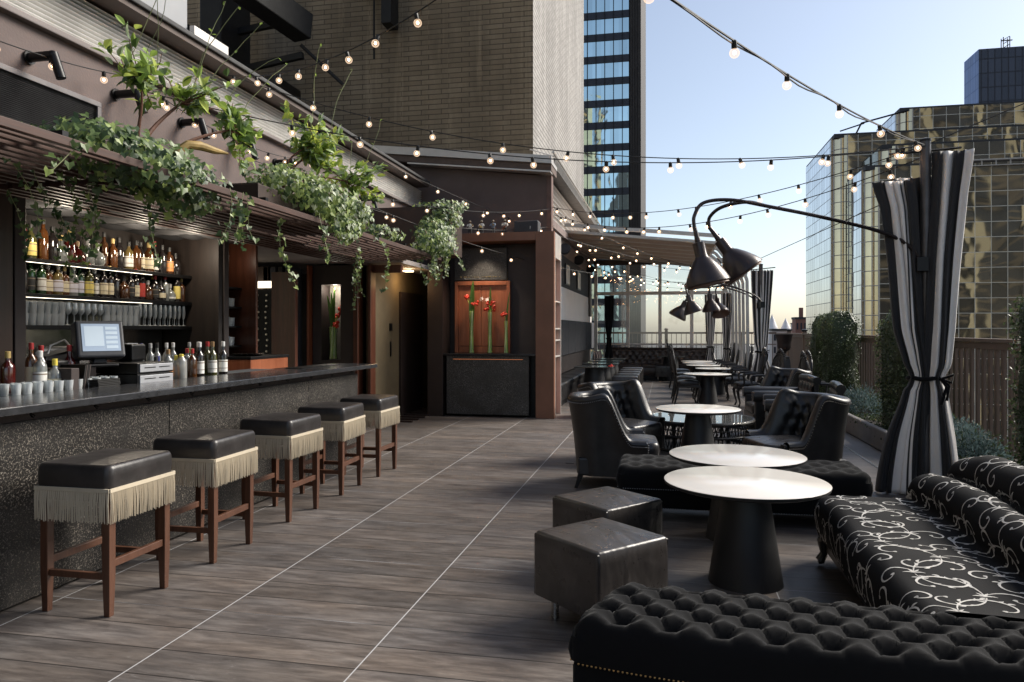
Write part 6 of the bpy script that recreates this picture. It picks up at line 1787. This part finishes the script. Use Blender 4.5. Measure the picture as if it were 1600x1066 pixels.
# ------------------------------------------------------------------ till, drawers, printers, menus
for i, (x, y) in enumerate(((-.75, 8.9), (-1.05, 8.15))):
    o = MB().box(-.045, .045, -.012, .012, 0, .003).build('floor_slot', STEEL_BK, smooth=0, loc=(x, y, .001)); tag(o, ['small dark slot in the deck, farther from the viewer', 'small dark slot in the deck, nearer the viewer'][i], 'floor slot', 'small slots in the deck')
SCR = emat('till_screen', (.3, .38, .5), .12)
t = thing('touch_till', 'touch screen till with tilted lit screen on the bar', 'till', (-4.06, 4.62, TZ), radians(-30)); t.scale = (.9, .85, .92)
m = MB(); m.box(-.1, .1, -.13, .13, .155, .18); m.tbox(0, 0, .18, .26, .05, .06, .03, .04); m.build('stand', STEEL_DK, t, smooth=0, bevel=.01)
Rt = Matrix.Translation((.03, 0, .37)) @ Matrix.Rotation(radians(-14), 4, 'Y')
m = MB(); m.box(-.1, .03, -.19, .19, -.15, .15); m.xf(Rt).build('monitor', pmat('till_plastic', (.035, .037, .045), .45), t, smooth=0, bevel=.02, seg=3)
m = MB(); m.box(.031, .034, -.15, .15, -.1, .12); m.xf(Rt).build('screen', SCR, t, smooth=0)
m = MB(); m.box(.0345, .0355, -.13, .02, -.06+.0, .1); 
for k in range(5): m.box(.0345, .0358, .035, .13, -.08+k*.038, -.08+k*.038+.024)
m.xf(Rt).build('screen_panels', emat('till_screen_panels', (.42, .5, .58), .18), t, smooth=0)
SILV = pmat('brushed_drawer', (.42, .43, .46), .4, .4, .08, 20)
for z, lbx in ((.0, 'lower cash drawer with brushed front below the till'), (.083, 'upper cash drawer with brushed front directly under the till')):
    d = thing('cash_drawer', lbx, 'cash drawer', (-4.0, 4.93, TZ+z), 0, group='stacked cash drawers')
    MB().box(-.18, .18, -.2, .2, 0, .08).build('case', STEEL_DK, d, smooth=0, bevel=.004)
    MB().box(.181, .19, -.185, .185, .012, .07).build('drawer_front', SILV, d, smooth=0, bevel=.003)
    m = MB(); m.box(.191, .193, -.14, -.02, .042, .048); m.box(.191, .193, .02, .14, .042, .048); m.build('slot', STEEL_DK, d, smooth=0)
t = thing('receipt_printer', 'black receipt printer right of the till screen', 'printer', (-4.12, 5.02, TZ+.17)); m = MB(); m.box(-.08, .08, -.08, .08, 0, .13); m.build('body', STEEL_DK, t, smooth=0, bevel=.015); MB().box(-.06, .02, -.06, .06, .131, .136).build('paper_slot', SILV, t, smooth=0)
s_ = MB(); s_.box(-.06, .06, -.06, .06, -.006, -.001); s_.build('printer_base', STEEL_DK, t, smooth=0)
t = thing('card_reader', 'small black slip printer with an open lid left of the till', 'printer', (-4.22, 4.42, TZ)); m = MB(); m.box(-.09, .09, -.11, .11, 0, .2); m.build('body', STEEL_DK, t, smooth=0, bevel=.015); m = MB(); m.tube([(-.05, -.05, .2), (-.06, 0, .3), (.0, .06, .34), (.06, .1, .25)], .008, 6); m.build('paper_arm', ALU, t); m = MB(); m.bar((-.05, -.12, .22), (-.05, .12, .26), .14, .015); m.build('lid', STEEL_DK, t, smooth=0)
t = thing('menu_stack', 'flat stack of black menu folders lying beside the cash drawers', 'menus', (-3.95, 4.5, TZ))
for k in range(6): MB().box(-.1, .1, -.12+random.uniform(-.006, .006), .09+random.uniform(-.006, .006), k*.011, k*.011+.009).build('menu', STEEL_BK, t, smooth=0, bevel=.002)
t = thing('menu_holder', 'upright brown menu folders standing on the bar ledge left of the till', 'menus', (-4.05, 4.42, TZ))
for k in range(4): m = MB(); m.tbox(0, .11+k*.014-.2, 0.0, .17, .12, .005, .12, .005, dy=.03); m.build('folder', BRONZE2 if k % 2 else STEEL_BK, t, smooth=0)
m = MB(); m.box(-.12, .12, -.19, -.12, 0, .15); m.build('box', BRONZE2, t, smooth=0, bevel=.004)
t = thing('bar_chair', 'black rounded chair back standing behind the bar, before the mirror', 'chair', (-4.66, 4.85, 0))
m = MB(); m.grid(lambda u, v: (.03*sin(pi*u), (u-.5)*(.34+.1*v), .95+.42*v-.05*v*(2*u-1)**6), 16, 10); m.build('backrest', LEATHER, t, smooth=180, solid=.03)
m = MB(); m.box(-.2, .2, -.2, .2, .6, .66)
for sx in (-.17, .17):
    for sy in (-.17, .17): m.box(sx-.02, sx+.02, sy-.02, sy+.02, 0, .6)
m.box(-.02, .02, -.15, -.11, .66, 1.0); m.box(-.02, .02, .11, .15, .66, 1.0); m.build('frame', STEEL_BK, t, smooth=0)
t = thing('service_box', 'red wood service box with black top and steel tray, in the small alcove', 'cabinet', (-4.6, 7.42, 1.06))
m = MB(); m.box(-.35, .3, -.4, .38, 0, .12); m.build('box', WOOD_RED, t, smooth=0, bevel=.004); m = MB(); m.box(-.36, .31, -.41, .39, .121, .15); m.build('lid', STEEL_DK, t, smooth=0, bevel=.004)
m = MB(); m.box(-.3, .25, -.35, .35, -1.06, -.001); m.build('base', STEEL_DK, t, smooth=0)
o = MB().lathe([(.001, .0), (.13, .0), (.17, .02), (.175, .022), (.13, .006), (.001, .006)], 28).build('steel_tray', STEEL, loc=(-4.5, 7.3, 1.212)); tag(o, 'round steel tray lying on the red wood service box', 'tray')
o = MB().box(-.1, .1, -.45, .45, 0, .006).build('bar_mat', STEEL_DK, smooth=0, loc=(-3.72, 7.3, 1.102)); tag(o, 'long black bar mat on the far end of the stone bar top', 'mat')

# ------------------------------------------------------------------ vases with flowers
FRED = pmat('red_petal', (.8, .07, .035), .5, 0, .25, 30)
STALK = pmat('green_stalk', (.5, .66, .14), .4, 0, .25, 12, stretch=(1, 1, .2))
PALEST = pmat('pale_stalk', (.75, .82, .42), .4, 0, .2, 12)
BLADE = leafmat('blade_leaf', (.05, .13, .02), (.1, .22, .04), .35, .2)
def vase(label, loc, H, flowers, blades, seed, stalks=7, bot=.05, topr=.036, hb=None):
    random.seed(seed)
    t = thing('flower_vase', label, 'vase', loc, group='tall glass vases of red flowers')
    MB().lathe([(.001, .004), (bot, .004), (bot, .0), (bot*.85, .03), (topr*.8, H*.35), (topr, H), (topr-.002, H), (bot*.8, .04)], 20, cap=False).build('glass', VASE_GL, t)
    m = MB()
    for k in range(stalks):
        a = 2*pi*k/stalks; m.tube([(bot*.6*cos(a), bot*.6*sin(a), .01), (topr*.5*cos(a+.5), topr*.5*sin(a+.5), H*.5), (topr*.75*cos(a+1), topr*.75*sin(a+1), H*1.02)], .0125, 6, m=k % 2)
    m.build('stalks', [STALK, PALEST], t)
    for (dx, dy, z, n) in flowers:
        m = MB()
        m.tube([(0, 0, H*.9), (dx*.4, dy*.4, (H+z)/2), (dx, dy, z)], .006, 5, m=1)
        for k in range(n):
            p = Vector((dx, dy, z))+rv()*.022; ax = (rv()+Vector((0, 0, .6))).normalized().to_track_quat('Z', 'Y').to_matrix()
            m.lathe([(.001, -.03), (.018, -.008), (.024, .01), (.017, .028), (.003, .04)], 7, p, ax=ax)
        m.build('flower', [FRED, STALK], t)
    for (x1, y1, z1, w) in blades:
        m = MB()
        def f(u, v): p = Vector((x1*v*v, y1*v*v, H*.55+(z1-H*.55)*v)); ww = w*(sin(pi*min(1, v*.85+.12))**.8); return (p.x+(u-.5)*ww, p.y-.25*ww*abs(u-.5), p.z)
        m.grid(f, 4, 14); m.build('leaf', BLADE, t, smooth=180)
    return t
vase('left one of three tall vases in the portal, with red flowers and a broad leaf', (-3.32, 12.38, 1.087), .72, [(-.09, 0, .98, 7), (.08, 0, .86, 7)], [(.03, 0, 1.27, .1)], 1)
vase('middle one of three tall vases in the portal, with two tiers of red flowers', (-2.99, 12.38, 1.087), .7, [(-.02, 0, .88, 6), (.05, 0, .89, 4), (-.04, 0, .77, 5), (.05, -.0, .77, 4)], [(.01, 0, 1.15, .06)], 2)
vase('right one of three tall vases in the portal, shortest, with one red flower', (-2.7, 12.38, 1.087), .55, [(-.04, 0, .68, 6)], [(.06, 0, 1.06, .035)], 3, 5, .045, .026)
vase('vase with broad leaves and a leaning red bloom in the lobby wall niche', (-5.13, 10.72, 1.03), .5, [(.06, 0, .58, 5), (.04, 0, .52, 5), (.08, 0, .68, 5), (.11, 0, .76, 5), (.15, 0, .83, 5), (.19, 0, .86, 4)], [(-.1, 0, 1.0, .07), (-.03, 0, 1.05, .08), (.03, 0, 1.15, .06)], 4, 8, .075, .07)

# ------------------------------------------------------------------ figurines and speaker on the lintel
t = thing('speaker_cabinet', 'black speaker cabinet lying on top of the portal lintel', 'speaker', (-2.32, 12.4, 3.152))
MB().box(-.23, .2, -.13, .15, 0, .21).build('cabinet', pmat('speaker_black', (.035, .036, .042), .6, 0, .15, 30, .1, 200), t, smooth=0, bevel=.025, seg=3)
MB().box(.06, .066, -.135, -.131, .06, .11).build('badge', STEEL, t, smooth=0)
SKIN = pmat('painted_brown_face', (.12, .06, .035), .5); SHW = pmat('painted_white_shirt', (.7, .68, .62), .6, 0, .2, 40); SHB = pmat('painted_blue_shirt', (.25, .32, .42), .6, 0, .2, 40); TRS = pmat('painted_dark_trousers', (.04, .035, .035), .6); HAT = pmat('painted_straw_hat', (.45, .38, .28), .6); INS = pmat('painted_brass', (.6, .42, .15), .35, .8); FID = pmat('painted_fiddle', (.25, .07, .025), .35)
figs = [('accordion', SHB, 'leftmost painted musician figurine on the portal lintel, in a pale blue shirt'), ('horn', SHW, 'musician figurine in a grey hat and white shirt, second from left on the lintel'), ('drum', SHW, 'musician figurine in a straw hat, in the middle of the lintel group'), ('horn', SHB, 'blue shirted musician figurine, fourth from left on the lintel'), ('bass', SHW, 'musician figurine holding a slanted brown bass, nearest the speaker cabinet')]
for i, (ins, sh, lb) in enumerate(figs):
    t = thing('figurine', lb, 'figurine', (-3.52+i*.205, 12.26, 3.152), random.uniform(-.3, .3), group='painted musician figurines on the portal lintel')
    m = MB(); m.lathe([(.045, 0), (.045, .008)], 12)
    m.tube([(-.022, 0, .005), (-.02, -.005, .05), (-.012, 0, .095)], [.013, .014, .019], 8); m.tube([(.022, 0, .005), (.02, -.005, .05), (.012, 0, .095)], [.013, .014, .019], 8)
    m.ball((-.024, -.012, .012), .013, 7, 5); m.ball((.024, -.012, .012), .013, 7, 5); m.build('trousers', TRS, t)
    m = MB(); m.lathe([(.022, .085), (.03, .1), (.032, .13), (.036, .155), (.03, .172), (.012, .18)], 12, sy=.7)
    for s in (-1, 1): m.tube([(s*.034, 0, .165), (s*.052, -.012, .135), (s*.03, -.04, .128)], [.013, .011, .009], 7)
    m.build('shirt', sh, t)
    m = MB(); m.tube([(0, 0, .175), (0, -.002, .188)], .009, 7); m.ball((0, -.003, .2), .018, 10, 8, sz=1.15); m.ball((0, -.021, .199), .004, 5, 4)
    for s in (-1, 1): m.ball((s*.027, -.043, .128), .008, 6, 5)
    m.build('head', SKIN, t)
    m = MB(); m.lathe([(.032, .211), (.03, .213), (.018, .214), (.017, .23), (.012, .233), (.001, .232)], 14); m.build('hat', HAT if i != 0 else TRS, t)
    m = MB()
    if ins == 'bass': m.tube([(-.05, -.05, .04), (-.02, -.05, .09), (-.01, -.05, .1), (.01, -.05, .12)], [.022, .016, .02, .012], 10); m.tube([(0, -.05, .11), (.075, -.05, .225)], .005, 6)
    elif ins == 'drum': m.lathe([(.028, .1), (.028, .13)], 12, (0, -.05, 0))
    elif ins == 'accordion': m.box(-.03, .03, -.06, -.04, .105, .15)
    else: m.tube([(0, -.022, .192), (.03, -.06, .16), (.05, -.08, .14)], [.003, .005, .018], 8)
    m.build('instrument', FID if ins == 'bass' else INS, t)
